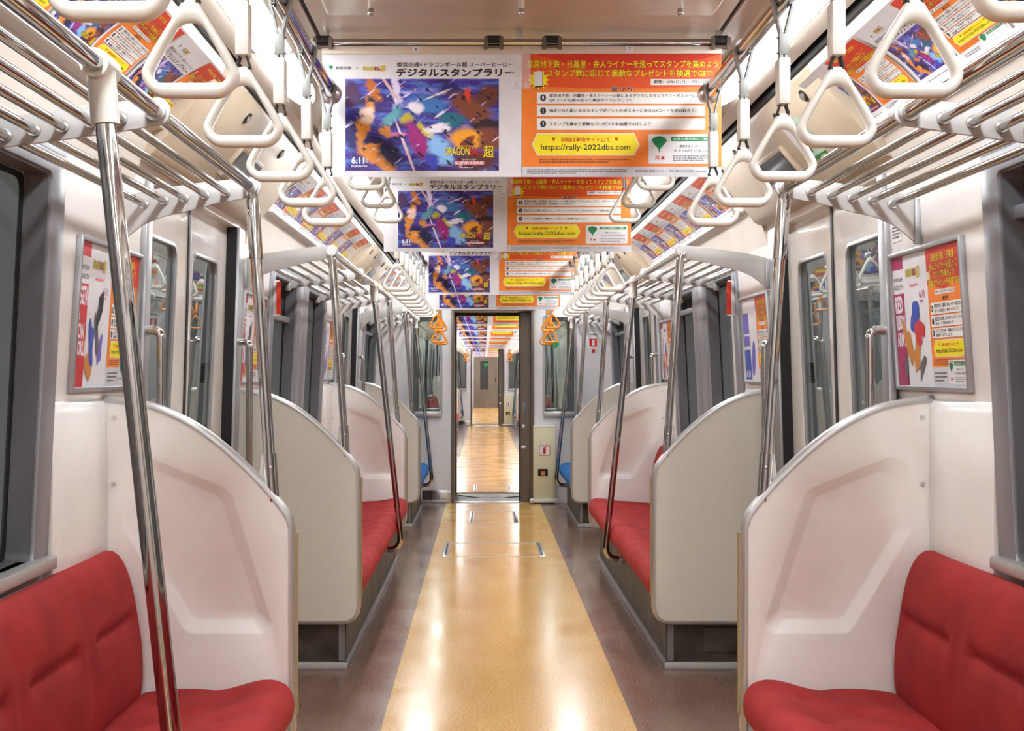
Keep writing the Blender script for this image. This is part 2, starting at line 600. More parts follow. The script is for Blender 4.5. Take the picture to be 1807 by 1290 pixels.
def wall(side, sname, ya, yb, doors, wins):
    op = [(c - DH, c + DH, -0.01, DTOP) for c in doors] + [(a, b, WZ0, WZ1) for a, b in wins]
    ys = sorted({ya, yb} | {v for o in op for v in o[:2]})
    zs = [0.0, WZ0, 1.0, WZ1, DTOP, 1.80]
    mb = MB(side)
    for i in range(len(ys) - 1):
        for k in range(len(zs) - 1):
            ym, zm = (ys[i] + ys[i + 1]) / 2, (zs[k] + zs[k + 1]) / 2
            if not any(a < ym < b and c < zm < d for a, b, c, d in op):
                mb.box(1.10, 1.15, ys[i], ys[i + 1], zs[k], zs[k + 1])
    warp(mb, lean)
    return struct(mb.build('wall_' + sname, white_panel, smooth=0))

def window(side, sname, n, y0, y1, wl=0.085, wr=0.085, transom=None, dark_top=False, where='car'):
    root = thing('window_%d' % n, None, None, (side * 1.1, (y0 + y1) / 2, WZ0))
    struct(root)
    inner = rounded([(y0, WZ0), (y1, WZ0), (y1, WZ1), (y0, WZ1)], 0.02, 4)
    fr = MB(side)
    fr.prism([(y0 - wl, WZ0 - 0.02), (y1 + wr, WZ0 - 0.02), (y1 + wr, WZ1 + 0.045), (y0 - wl, WZ1 + 0.045)], 1.086, 1.108, plane='yz', holes=[inner])
    warp(fr, lean)
    fo = fr.build('frame', frame_grey, root, bevel=0.003, smooth=30)
    rv = MB(side)
    outer = rounded([(y0 + 0.0005, WZ0 + 0.0005), (y1 - 0.0005, WZ0 + 0.0005), (y1 - 0.0005, WZ1 - 0.0005), (y0 + 0.0005, WZ1 - 0.0005)], 0.02, 4)
    rin = rounded([(y0 + 0.004, WZ0 + 0.004), (y1 - 0.004, WZ0 + 0.004), (y1 - 0.004, WZ1 - 0.004), (y0 + 0.004, WZ1 - 0.004)], 0.02, 4)
    rv.prism(outer, 1.095, 1.1465, plane='yz', holes=[rin])
    warp(rv, lean)
    rv.build('reveal', frame_dark, fo)
    gk = MB(side)
    small = rounded([(y0 + 0.016, WZ0 + 0.016), (y1 - 0.016, WZ0 + 0.016), (y1 - 0.016, WZ1 - 0.016), (y0 + 0.016, WZ1 - 0.016)], 0.03, 4)
    gk.prism(rin, 1.1475, 1.158, plane='yz', holes=[small])
    warp(gk, lean)
    gk.build('gasket', black, fo)
    top = transom if transom else WZ1
    g = MB(side)
    g.box(1.150, 1.155, y0 + 0.005, y1 - 0.005, WZ0 + 0.005, top - 0.005)
    warp(g, lean)
    g.build('pane', glass, root, smooth=0)
    if transom:
        t = MB(side)
        t.box(1.118, 1.15, y0 + 0.002, y1 - 0.002, transom - 0.016, transom + 0.014)
        warp(t, lean)
        t.build('transom', frame_grey, root, bevel=0.003)
        if dark_top:
            t = MB(side)
            t.box(1.150, 1.156, y0 + 0.006, y1 - 0.006, transom + 0.012, WZ1 - 0.006)  # flat dark sheet in the pane's plane, painted shade of the open hopper
            warp(t, lean)
            t.build('hopper_dark_sheet', dark, root, smooth=0)
        else:
            g = MB(side)
            g.box(1.150, 1.155, y0 + 0.005, y1 - 0.005, transom + 0.01, WZ1 - 0.005)
            warp(g, lean)
            g.build('pane', glass, root, smooth=0)
    sl = MB(side)
    sl.box(1.062, 1.12, y0 - wl, y1 + wr, WZ0 - 0.026, WZ0 + 0.004)
    sl.build('sill', trimsilver, root, bevel=0.005)
    hd = MB(side)
    hd.box(1.088, 1.112, y0 - wl, y1 + wr, WZ1 + 0.045, WZ1 + 0.085)
    warp(hd, lean)
    hd.build('header', alum, root, bevel=0.003)
    return root

def door(side, sname, n, c):
    """pair of sliding leaves in a recessed frame"""
    root = thing('door_%d' % n, None, None, (side * 1.12, c, 0))
    struct(root)
    fr = MB(side)
    for y0, y1 in ((c - DH - 0.06, c - DH), (c + DH, c + DH + 0.10)):
        fr.box(1.090, 1.112, y0, y1, 0.0, DTOP)
    warp(fr, lean)
    fr.build('jamb', alum, root, bevel=0.003)
    rb = MB(side)
    for y0, y1 in ((c - DH, c - DH + 0.008), (c + DH - 0.008, c + DH)):
        rb.box(1.10, 1.16, y0, y1, 0.0, DTOP)
    warp(rb, lean)
    rb.build('jamb_rubber', black, root, smooth=0)
    sc = MB(side)
    for z in (0.35, 0.65, 0.95, 1.22, 1.45, 1.68):
        for y in (c - DH - 0.04, c + DH + 0.07):
            sc.sphere((1.090, y, z), 0.005, 8, 5)
    warp(sc, lean)
    sc.build('screw', steel, root)
    for s in (-1, 1):
        ya, yb = (c - DH - 0.02, c - 0.008) if s < 0 else (c + 0.008, c + DH + 0.02)
        # window pane a little nearer the meeting edge than the jamb
        w0, w1 = (c - 0.52, c - 0.13) if s < 0 else (c + 0.10, c + 0.49)
        hole = rounded([(w0, 0.70), (w1, 0.70), (w1, 1.615), (w0, 1.615)], 0.045, 6)
        lf = MB(side)
        lf.prism([(ya, 0.012), (yb, 0.012), (yb, DTOP + 0.02), (ya, DTOP + 0.02)], 1.138, 1.168, plane='yz', holes=[hole])
        warp(lf, lean)
        leaf = lf.build('leaf', doorwhite, root)
        gk = MB(side)
        ho = rounded([(w0 - 0.007, 0.693), (w1 + 0.007, 0.693), (w1 + 0.007, 1.622), (w0 - 0.007, 1.622)], 0.05, 6)
        hi = rounded([(w0 + 0.006, 0.706), (w1 - 0.006, 0.706), (w1 - 0.006, 1.609), (w0 + 0.006, 1.609)], 0.041, 6)
        gk.prism(ho, 1.135, 1.15, plane='yz', holes=[hi])
        warp(gk, lean)
        gk.build('window_trim', alum, leaf, bevel=0.002)
        g = MB(side)
        g.prism(rounded([(w0 + 0.002, 0.702), (w1 - 0.002, 0.702), (w1 - 0.002, 1.613), (w0 + 0.002, 1.613)], 0.043, 6), 1.150, 1.155, plane='yz')
        warp(g, lean)
        g.build('pane', glass, leaf, smooth=0)
        ed = MB(side)
        y0, y1 = (yb - 0.004, yb + 0.008) if s < 0 else (ya - 0.008, ya + 0.004)
        ed.box(1.134, 1.165, y0, y1, 0.012, DTOP)
        warp(ed, lean)
        ed.build('rubber_edge', black, leaf, smooth=0)
    th = MB(side)
    th.box(1.06, 1.17, c - DH, c + DH, 0.0, 0.012)
    th.build('threshold', steel, root, bevel=0.003)
    return root

nwin = ndoor = 0
for side, sname in SIDES:
    wall(side, sname, YB, PB, DOORC, WIN)
    wall(side, sname, C2A, C2B, DOORC2, WIN2)
    wall(side, sname, C3A, C3B, [], [])
    for i, (a, b) in enumerate(WIN):
        nwin += 1
        wl, wr, tr, dk = 0.085, 0.085, None, False
        if i in (0, 2):
            wr = 0.20
        if i in (1, 3):
            wl = 0.20
        if side > 0 and i in (1, 3):
            tr, dk = 1.555, True
        if side < 0 and i == 2:
            tr, dk = 1.47, True
        if i == 4:
            tr, dk = 1.54, True
        window(side, sname, nwin, a, b, wl, wr, tr, dk)
    for a, b in WIN2:
        nwin += 1
        window(side, sname, nwin, a, b)
    for c in DOORC + tuple(DOORC2[2:]):
        ndoor += 1
        door(side, sname, ndoor, c)
    for c in DOORC2[:2]:
        ndoor += 1
        door(side, sname, ndoor, c)
    # lower wall lining beside the partitions, a shallow raised moulding
    for k, (y0, y1) in enumerate(((2.855, P1 - 0.02), (P2 + 0.02, 5.60), (7.60, P3 - 0.02))):
        m_ = MB(side)
        m_.prism([(1.075, 0.36), (1.078, 1.10), (1.084, 1.125), (1.096, 1.137), (1.104, 1.137), (1.104, 0.36)], y0, y1)
        struct(m_.build('trim_%d' % (k + 1), mould, bevel=0.004))

# ------------------------------------------------------------------ ceiling
ARC = [(0.985, 1.882), (0.930, 1.970), (0.807, 2.020)]       # control points of the poster cove
def arc(t, off=0.0):
    """point on the cove at t (0 bottom .. 1 top), pushed off into the car"""
    a, b, c = (Vector(p) for p in ARC)
    p = a * (1 - t) ** 2 + b * 2 * t * (1 - t) + c * t * t
    d = ((b - a) * 2 * (1 - t) + (c - b) * 2 * t).normalized()
    n = Vector((-d.y, d.x))           # towards the car's middle and down
    if n.x > 0:
        n = -n
    return p + n * off

def ceiling_of(ya, yb, doors, bench, detail=True):
    mb = MB()
    mb.box(-0.520, 0.520, ya, yb, 2.088, 2.13, 0)
    mb.box(-1.16, 1.16, ya, yb, 2.13, 2.17, 0)  # unseen closing plate, added to keep world light out of the car
    for s in (-1, 1):
        x = lambda a, b: (a * s, b * s) if s > 0 else (-b, -a)
        mb.box(*x(0.520, 0.534), ya, yb, 2.098, 2.14, 1)
        mb.box(*x(0.534, 0.592), ya, yb, 2.090, 2.14, 2)
        mb.box(*x(0.592, 0.715), ya, yb, 2.105, 2.14, 2)
        mb.box(*x(0.715, 0.770), ya, yb, 2.063, 2.14, 2)
        mb.box(*x(0.770, 0.800), ya, yb, 2.120, 2.14, 1)
        mb.box(*x(0.790, 0.7995), ya, yb, 2.050, 2.125, 1)  # black strip added on the slit's lit wall; the slot's darkness is painted
    o = struct(mb.build('ceiling', [ceil_m, black, ceil_side], smooth=0))
    n = 0
    for side, sname in SIDES:
        for y0, y1 in bench:
            prof = [tuple(arc(i / 12, -0.003)) for i in range(13)]
            poly = [(1.053, 1.715), (1.03, 1.79), (1.0, 1.862), (0.978, 1.868), (0.974, 1.884)] + prof + [(0.800, 2.04), (0.800, 2.14), (1.16, 2.14), (1.16, 1.715)]
            m_ = MB(side)
            m_.prism(poly, y0, y1)
            n += 1
            struct(m_.build('trim_%d' % (n + 10), ceil_side, smooth=40))
        for c in doors:
            m_ = MB(side)
            m_.prism([(0.800, 2.055), (0.806, 2.035), (0.985, 1.822), (0.995, 1.806), (1.012, 1.796), (1.16, 1.768), (1.16, 2.14), (0.800, 2.14)], c - 0.80, c + 0.80)
            n += 1
            struct(m_.build('trim_%d' % (n + 10), cover_m, bevel=0.004, smooth=40))
    return o

ceiling_of(YB, PB, DOORC, [(0.24, 3.42), (5.02, 8.06), (9.66, PB)])
ceiling_of(C2A, C2B, DOORC2, [(C2A, DOORC2[0] - .8), (DOORC2[0] + .8, DOORC2[1] - .8), (DOORC2[1] + .8, DOORC2[2] - .8), (DOORC2[2] + .8, C2B)])
ceiling_of(C3A, C3B + 0.6, [], [(C3A, C3B + 0.6)])

# access panels of the air duct in the ceiling, each with latch screws
k = 0
for y0, y1 in ((0.9, 3.06), (3.36, 5.08), (5.34, 7.9), (8.2, 9.85), (10.15, 11.4)):
    r = thing('ceiling_panel', '%s beige access panel of the ceiling duct counted from the camera' % ORD[k], 'ceiling panel', (0, (y0 + y1) / 2, 2.088))
    k += 1
    m_ = MB()
    m_.box(-0.475, 0.475, y0, y1, 2.076, 2.0885)
    m_.build('panel', ceil_m, r, bevel=0.007, seg=3)
    for yy in (y0 + 0.08, y1 - 0.06):
        for xx in (-0.363, 0.0, 0.384):
            m_ = MB()
            m_.tube([(xx, yy, 2.077), (xx, yy, 2.066)], 0.008, 10)
            m_.sphere((xx, yy, 2.066), 0.0085, 10, 6)
            m_.build('latch_screw', chrome, r)

# ------------------------------------------------------------------ ceiling lights
def lamp(side, sname, y0, y1, label):
    r = thing('ceiling_light', label, 'ceiling light', (side * 0.65, (y0 + y1) / 2, 2.10), 'ceiling lights along the car')
    h = MB(side)
    h.prism([(0.592, 2.106), (0.588, 2.062), (0.598, 2.056), (0.700, 2.056), (0.714, 2.064), (0.714, 2.106)], y0, y1)
    h.build('housing', lampbox_m, r)
    c = MB(side)
    c.prism([(0.600, 2.0555), (0.608, 2.049), (0.694, 2.049), (0.702, 2.0555)], y0 + 0.015, y1 - 0.015)
    c.build('cover', lamp_m, r)
    return r

def lamp_end(side, sname, y0, y1, fwd, label):
    """rounded cover that closes the row of lamps over a door"""
    r = thing('ceiling_light', label, 'ceiling light', (side * 0.65, (y0 + y1) / 2, 2.10), 'rounded lamp ends over the doors')
    pts = []
    for i in range(13):
        a = PI / 2 * i / 12
        pts.append((0.655 + 0.055 * math.cos(a), 0.36 * math.sin(a)))
    half = pts + [(2 * 0.655 - p[0], p[1]) for p in pts[::-1]]
    base = y0 if fwd else y1
    sg = 1 if fwd else -1
    L0 = (y1 - y0) - 0.36
    poly = [(0.600, base), (0.710, base)] + [(p[0], base + sg * (L0 + p[1])) for p in half]
    h = MB(side)
    h.prism(poly, 2.060, 2.106, plane='xy')
    h.build('housing', lampbox_m, r, bevel=0.004)
    c = MB(side)
    cx, cy = 0.655, (y0 + y1) / 2
    c.prism([(cx + (p[0] - cx) * 0.9, cy + (p[1] - cy) * 0.97) for p in poly], 2.052, 2.061, plane='xy')
    c.build('cover', lamp_end_m, r, bevel=0.003)
    return r

for side, sname in SIDES:
    spec = [(-3.2, -0.6, 'behind the camera'), (-0.5, 1.38, 'over the near end of the near red bench'), (1.42, 3.32, 'over the far end of the near red bench'),
            (5.08, 6.52, 'over the near half of the second red bench'), (6.56, 8.0, 'over the far half of the second red bench'), (9.74, 11.4, 'over the blue priority bench')]
    for y0, y1, w in spec:
        lamp(side, sname, y0, y1, 'lit ceiling light strip on the %s %s' % (sname, w))
    for c, w in ((DOORC[1], 'near'), (DOORC[2], 'far')):
        lamp_end(side, sname, c - 0.86, c - 0.22, True, 'lit rounded lamp end over the near part of the %s %s door' % (w, sname))
        lamp_end(side, sname, c + 0.22, c + 0.86, False, 'lit rounded lamp end over the far part of the %s %s door' % (w, sname))
    for i in range(5):
        y0 = C2A + 0.1 + i * 3.12
        lamp(side, sname, y0, y0 + 3.04, '%s lit light strip of the %s row in the next car' % (ORD[i], sname))
    for i in range(4):
        y0 = C3A + 0.1 + i * 3.4
        lamp(side, sname, y0, y0 + 3.3, '%s lit light strip of the %s row in the third car' % (ORD[i], sname))

# ------------------------------------------------------------------ end bulkheads with their gangway openings
bulk_m = mat('bulkhead_grey_white', srgb(216, 212, 212), 0.25)
mottle(bulk_m, srgb(212, 208, 208), srgb(220, 216, 216), 4)
GX0, GX1, GT = -0.374, 0.355, 1.78
def bulkhead(y, n, full=True, flip=1):
    wins = [rounded([(-0.75, 0.80), (-0.488, 0.80), (-0.488, 1.72), (-0.75, 1.72)], 0.03, 4), rounded([(0.465, 0.80), (0.75, 0.80), (0.75, 1.72), (0.465, 1.72)], 0.03, 4)] if full else []
    w = MB()
    w.prism([(-1.12, 0), (GX0, 0), (GX0, GT), (GX1, GT), (GX1, 0), (1.12, 0), (1.12, 2.13), (-1.12, 2.13)], y, y + 0.05, holes=wins)
    o = struct(w.build('wall_end', bulk_m, smooth=0))
    f = MB()
    f.prism([(GX0 - 0.018, 0), (GX0 + 0.012, 0), (GX0 + 0.012, GT - 0.012), (GX1 - 0.012, GT - 0.012), (GX1 - 0.012, 0), (GX1 + 0.018, 0), (GX1 + 0.018, GT + 0.018), (GX0 - 0.018, GT + 0.018)], y - 0.012, y + 0.058)
    struct(f.build('door_frame', bronze, bevel=0.003))
    if not full:
        return o
    for a, b in ((-0.75, -0.488), (0.465, 0.75)):
        global nwin
        nwin += 1
        r = struct(thing('window_%d' % nwin, None, None, ((a + b) / 2, y, 0.8)))
        m_ = MB()
        m_.prism(rounded([(a - 0.012, 0.788), (b + 0.012, 0.788), (b + 0.012, 1.732), (a - 0.012, 1.732)], 0.035, 4), y - 0.008, y + 0.03,
                 holes=[rounded([(a + 0.008, 0.808), (b - 0.008, 0.808), (b - 0.008, 1.712), (a + 0.008, 1.712)], 0.025, 4)])
        m_.build('frame', alum, r, bevel=0.002)
        m_ = MB()
        m_.box(a, b, y + 0.02, y + 0.026, 0.80, 1.72)
        m_.build('pane', glass, r, smooth=0)
        m_ = MB()
        m_.box(a - 0.005, b + 0.005, y - 0.03, y + 0.01, 0.795, 0.845)
        m_.build('sill', trimsilver, r, bevel=0.008)
    return o

bulkhead(PB, 1)
bulkhead(C2A - 0.06, 2, True)
bulkhead(C2B, 3)
bulkhead(C3A - 0.06, 4, False)
bw = MB(); bw.box(-1.12, 1.12, YB - 0.05, YB, 0, 2.13)
struct(bw.build('wall_back', bulk_m, smooth=0))

def gangway(y0, y1):
    w = MB()
    for x0, x1 in ((GX0 - 0.05, GX0 - 0.005), (GX1 + 0.005, GX1 + 0.05)):
        n = 14                                   # bellows folds
        for i in range(n):
            a, b = y0 + (y1 - y0) * i / n, y0 + (y1 - y0) * (i + 1) / n
            w.prism([(x0, a), (x1, a), (x1 + (0.012 if x1 > 0 else -0.0), (a + b) / 2), (x1, b), (x0, b), (x0 - (0.012 if x0 < 0 else 0), (a + b) / 2)], 0.0, GT + 0.05, plane='xy')
    w.box(GX0 - 0.05, GX1 + 0.05, y0, y1, GT + 0.02, GT + 0.05)
    struct(w.build('wall_bellows', frame_dark, smooth=0))
    r = thing('gangway_plate', 'grey chequered bridging plates between two cars beyond the silver sill' if y0 < 15 else 'bridging plates at the far end of the next car', 'gangway plate', (0, (y0 + y1) / 2, 0))
    b = MB(); b.box(GX0 - 0.04, GX1 + 0.04, y0 + 0.0, y1, -0.05, -0.012)
    b.build('base', black, r, smooth=0)
    n = 16
    arcp = lambda s: [((-1 + 2 * i / n) * 0.33, s) for i in range(n + 1)]
    for s, ya in ((1, y0 + 0.05), (-1, y1 - 0.05)):
        pts = [(-0.345, ya), (0.33, ya)] + [((0.33 - 0.675 * i / n), ya + s * (0.12 + 0.30 * math.sin(PI * i / n))) for i in range(n + 1)]
        p = MB(); p.prism(pts, -0.012, -0.004, plane='xy')
        p.build('plate', gangway_m, r, smooth=20)
    sl = MB(); sl.box(GX0 + 0.01, GX1 - 0.08, y0 - 0.105, y0 - 0.01, 0.0, 0.006)
    sl.build('sill', steel, r, bevel=0.002)
gangway(PB + 0.105, C2A - 0.065)
gangway(C2B + 0.105, C3A - 0.065)

# ------------------------------------------------------------------ benches
SEATP = [(1.00, 0.275), (1.00, 0.352), (0.95, 0.366), (0.88, 0.372), (0.80, 0.378), (0.72, 0.388), (0.665, 0.397), (0.625, 0.396), (0.598, 0.384), (0.583, 0.360), (0.580, 0.330), (0.590, 0.298), (0.615, 0.276)]
BACKP = [(0.990, 0.335), (0.978, 0.375), (0.974, 0.43), (0.975, 0.50), (0.984, 0.575), (1.000, 0.645), (1.020, 0.700), (1.042, 0.733), (1.066, 0.742), (1.085, 0.728), (1.094, 0.690)]

def resample(pts, step):
    P = spline(pts, 8)
    out, acc = [P[0]], 0.0
    for i in range(1, len(P)):
        acc += (P[i] - P[i - 1]).length
        if acc >= step:
            out.append(P[i])
            acc = 0.0
    if (out[-1] - P[-1]).length > step * 0.3:
        out.append(P[-1])
    return out

def cushion(side, name, prof, y0, y1, pitch, ystart, mat_, parent, kind, step=0.016, ystep=0.022):
    P = resample(prof, step)
    base = [Vector((P[-1].x + (0.0 if kind == 'seat' else 0.004), P[0].y))] if kind == 'back' else []
    loop = P + base
    c = sum(loop, Vector((0, 0))) / len(loop)
    ny = max(6, int((y1 - y0) / ystep))
    R = 0.040
    ys = [y0 + R * (1 - math.cos(PI / 2 * i / 6)) for i in range(6)] + [y0 + R + (y1 - y0 - 2 * R) * i / ny for i in range(ny + 1)] + [y1 - R * (1 - math.cos(PI / 2 * i / 6)) for i in range(5, -1, -1)]
    k = len(loop)
    vs = []
    for y in ys:
        d = min(y - y0, y1 - y)
        q = max(0.0, 1 - d / R)
        ins = 0.030 * (1 - math.sqrt(max(0.0, 1 - q * q)))
        ph = (y - ystart) / pitch
        w = ph - math.floor(ph)                       # 0..1 across one person's place
        for i, p in enumerate(loop):
            n = p
            dx = c - p
            if dx.length > 1e-6:
                n = p + dx.normalized() * min(ins, dx.length * 0.9)
            x, z = n.x, n.y
            if kind == 'seat' and p.y > 0.34 and p.x < 0.98:
                u = (p.x - 0.60) / 0.38
                dish = math.sin(PI * w) ** 0.7 * math.exp(-((u - 0.45) / 0.32) ** 2)
                tuft = 0.0
                for tx, ty in ((0.30, 0.25), (0.30, 0.75), (0.62, 0.5), (0.85, 0.22), (0.85, 0.78)):
                    tuft += math.exp(-((u - tx) / 0.075) ** 2 - ((w - ty) / 0.09) ** 2)
                z += 0.012 * (1 - dish) - 0.008 - 0.014 * tuft
                z += 0.0025 * math.sin(y * 31 + p.x * 22)
            if kind == 'back' and p.y > 0.36:
                f = math.exp(-((p.y - 0.575) / 0.009) ** 2)
                cr = 1.0 if 0.14 < w < 0.86 else 0.0
                for edge in (0.14, 0.86):
                    if abs(w - edge) < 0.06:
                        cr = 0.5 + 0.5 * math.sin(PI / 2 * max(-1, min(1, ((w - edge) if edge < 0.5 else (edge - w)) / 0.06)))
                soft = math.exp(-((p.y - 0.575) / 0.05) ** 2)
                x += 0.016 * f * cr + 0.007 * soft * cr
                x += 0.007 * (abs(w - 0.5) * 2) ** 4 * math.exp(-((p.y - 0.56) / 0.16) ** 2)
                x -= 0.004 * math.sin(PI * w)
            vs.append((x, y, z))
    fs = []
    for a in range(len(ys) - 1):
        for i in range(k):
            j = (i + 1) % k
            fs.append((a * k + i, a * k + j, (a + 1) * k + j, (a + 1) * k + i))
    fs.append(tuple(range(k)))
    fs.append(tuple((len(ys) - 1) * k + i for i in range(k - 1, -1, -1)))
    mb = MB(side)
    mb.add(vs, fs)
    return mb.build(name, mat_, parent, smooth=60)

def bench(side, sname, y0, y1, seam, label, m_=None, cat='bench seat', fine=True):
    m_ = m_ or red_f
    r = thing('bench_seat', label, cat, (side * 0.83, (y0 + y1) / 2, 0))
    n = max(1, round((y1 - y0) / 0.433))
    pitch = (y1 - y0) / n
    kw = {} if fine else {'step': 0.03, 'ystep': 0.05}
    segs = [(y0, seam), (seam, y1)] if seam else [(y0, y1)]
    for a, b in segs:
        cushion(side, 'seat_cushion', SEATP, a + 0.002, b - 0.002, pitch, y1, m_, r, 'seat', **kw)
        cushion(side, 'backrest', BACKP, a + 0.002, b - 0.002, pitch, y1, m_, r, 'back', **kw)
    k = MB(side)
    k.prism([(0.668, 0.282), (0.650, 0.22), (0.653, 0.027), (1.09, 0.027), (1.09, 0.345), (1.0, 0.345), (1.0, 0.282)], y0 + 0.02, y1 - 0.02)
    kp = k.build('kick_panel', kick, r, smooth=0)
    t = MB(side)
    t.box(0.641, 0.66, y0 - 0.005, y1 + 0.005, 0.0, 0.026)
    t.build('front_skirting', alum, kp, bevel=0.003)
    for e, (a, b) in enumerate(((y0 - 0.006, y0 + 0.021), (y1 - 0.021, y1 + 0.006))):
        t = MB(side)
        t.box(0.641, 1.09, a, b, 0.0, 0.026)
        t.build('end_skirting', rackwhite, kp, bevel=0.003)
        t = MB(side)
        s = -1 if e == 0 else 1
        yy = a + 0.02 if e == 0 else b - 0.02
        t.box(0.655, 0.680, min(yy, yy + s * 0.004), max(yy, yy + s * 0.004), 0.03, 0.215)
        for z in (0.05, 0.165):
            t.sphere((0.668, yy + s * 0.004, z), 0.004, 8, 4)
        t.build('corner_strip', frame_grey, kp, smooth=30)
    if side > 0 and y0 > 4.9 and y0 < 5.1:
        t = MB(side)
        t.prism(rounded([(0.80, 0.065), (0.94, 0.065), (0.94, 0.165), (0.80, 0.165)], 0.008, 3), y0 + 0.012, y0 + 0.021)
        t.build('access_cover', kick, kp, bevel=0.002)
    return r

B = {}
B['n_l'] = bench(-1, 'left', 0.30, P1 - 0.028, 1.98, 'near red bench on the left, closest to the camera, with the chrome pole before it')
B['n_r'] = bench(1, 'right', 0.30, P1 - 0.028, 1.28, 'near red bench on the right, closest to the camera, without a pole in view')
B['m_l'] = bench(-1, 'left', P2 + 0.022, P3 - 0.028, 6.95, 'second red bench on the left, past the near door')
B['m_r'] = bench(1, 'right', P2 + 0.022, P3 - 0.028, 6.60, 'second red bench on the right, past the near door')
B['e_l'] = bench(-1, 'left', P4 + 0.022, 11.15, None, 'blue priority bench on the left by the end bulkhead', blue_f, fine=False)
B['e_r'] = bench(1, 'right', P4 + 0.022, 11.15, None, 'blue priority bench on the right beside the cream cabinet', blue_f, fine=False)
for side, sname in SIDES:
    bench(side, sname, P2 + D2, P3 + D2, None, 'red bench on the %s in the next car, seen through the gangway' % sname, red_f, fine=False)
    bench(side, sname, P4 + D2, 11.15 + D2, None, 'small blue bench on the %s at the far end of the next car' % sname, blue_f, fine=False)

# ------------------------------------------------------------------ bench-end partitions
PTOP = [(1.09, 1.132), (1.0, 1.119), (0.94, 1.104), (0.85, 1.060), (0.76, 0.992), (0.68, 0.915), (0.625, 0.851)]
def partition(side, sname, y, bench_dir, label, simple=False):
    """bench_dir -1: the bench lies towards the camera (moulded face towards the camera)"""
    r = thing('seat_partition', label, 'partition', (side * 0.85, y, 0.2))
    top = [tuple(p) for p in spline(PTOP, 4)]
    corner = [(0.612, 0.834), (0.602, 0.815), (0.597, 0.79)]
    bot = [(0.595, 0.262), (0.600, 0.235), (0.614, 0.212), (0.634, 0.200), (0.66, 0.197)]
    edge = top + corner + bot
    out = edge + [(1.09, 0.197)]
    core = MB(side)
    a, b = (y + 0.0115, y + 0.018) if bench_dir < 0 else (y - 0.018, y - 0.0115)
    core.prism(out, a, b)
    core.build('outer_panel', beige, r, smooth=20)
    # moulded face with a tapering hand recess
    yf = y - 0.018 if bench_dir < 0 else y + 0.018
    back = y + 0.011 if bench_dir < 0 else y - 0.011
    R0 = rounded([(1.030, 1.005), (0.752, 0.893), (0.640, 0.530), (0.668, 0.512), (0.872, 0.512), (1.045, 0.800)], [0.05, 0.05, 0.025, 0.02, 0.04, 0.05], 6)
    R1 = rounded([(0.992, 0.955), (0.788, 0.872), (0.690, 0.565), (0.705, 0.552), (0.852, 0.552), (0.992, 0.790)], [0.04, 0.045, 0.02, 0.012, 0.03, 0.04], 6)
    depth = lambda p: 0.0285 - 0.016 * (p[0] - 0.69) / 0.30
    sgn = 1 if bench_dir < 0 else -1
    f = MB(side)
    n, m = len(out), len(R0)
    vs = [(p[0], yf, p[1]) for p in out] + [(p[0], yf, p[1]) for p in R0]
    tris = tessellate_polygon([[Vector((p[0], p[1], 0)) for p in out], [Vector((p[0], p[1], 0)) for p in R0]])
    fs = [tuple(t) for t in tris]
    o = len(vs)
    vs += [(p[0] * 0.85 + q[0] * 0.15, yf + sgn * depth(p) * 0.10, p[1] * 0.85 + q[1] * 0.15) for p, q in zip(R0, R1)]
    vs += [(p[0] * 0.15 + q[0] * 0.85, yf + sgn * depth(q) * 0.90, p[1] * 0.15 + q[1] * 0.85) for p, q in zip(R0, R1)]
    vs += [(q[0], yf + sgn * depth(q), q[1]) for q in R1]
    for ring in range(4):
        s0 = n if ring == 0 else o + (ring - 1) * m
        s1 = o + ring * m
        if ring == 3:
            break
        for i in range(m):
            j = (i + 1) % m
            fs.append((s0 + i, s0 + j, s1 + j, s1 + i))
    t2 = tessellate_polygon([[Vector((p[0], p[1], 0)) for p in R1]])
    fs += [tuple(i + o + 2 * m for i in t) for t in t2]
    q = len(vs)
    vs += [(p[0], back, p[1]) for p in out]
    for i in range(n):
        j = (i + 1) % n
        fs.append((i, j, q + j, q + i))
    f.add(vs, fs)
    mp = f.build('moulded_panel', mould, r, smooth=30)
    # edge trim: silver on the faces, following the outline
    P = [Vector((p[0], 0, p[1])) for p in edge] + [Vector((1.09, 0, 0.197))]
    prof = [(-0.006, -0.0215), (0.003, -0.0215), (0.008, -0.017), (0.010, 0.0), (0.008, 0.017), (0.003, 0.0215), (-0.006, 0.0215)]
    vs, fs = [], []
    for i, p in enumerate(P):
        t = (P[min(i + 1, len(P) - 1)] - P[max(i - 1, 0)]).normalized()
        nn = Vector((t.z, 0, -t.x))
        if nn.dot(Vector((0.95, 0, 0.55)) - p) > 0:
            nn = -nn
        for a_, b_ in prof:
            w = p + nn * a_
            vs.append((w.x, y + b_, w.z))
    k = len(prof)
    for i in range(len(P) - 1):
        for j in range(k):
            j2 = (j + 1) % k
            fs.append((i * k + j, i * k + j2, (i + 1) * k + j2, (i + 1) * k + j))
    fs.append(tuple(range(k)))
    fs.append(tuple((len(P) - 1) * k + j for j in range(k)))
    e = MB(side)
    e.add(vs, fs)
    tr = e.build('edge_trim', trimsilver, r, smooth=50)
    # tan wear strip on the aisle edge
    w = MB(side)
    w.box(0.5815, 0.590, y - 0.006, y + 0.012, 0.30, 0.78)
    w.build('edge_insert', tan_edge, tr, smooth=0)
    if not simple:
        for z in (1.082, 0.908):
            s_ = MB(side)
            s_.tube([(1.062, yf, z), (1.062, yf - sgn * 0.004, z)], 0.006, 10)
            s_.build('screw', steel, mp)
    return r

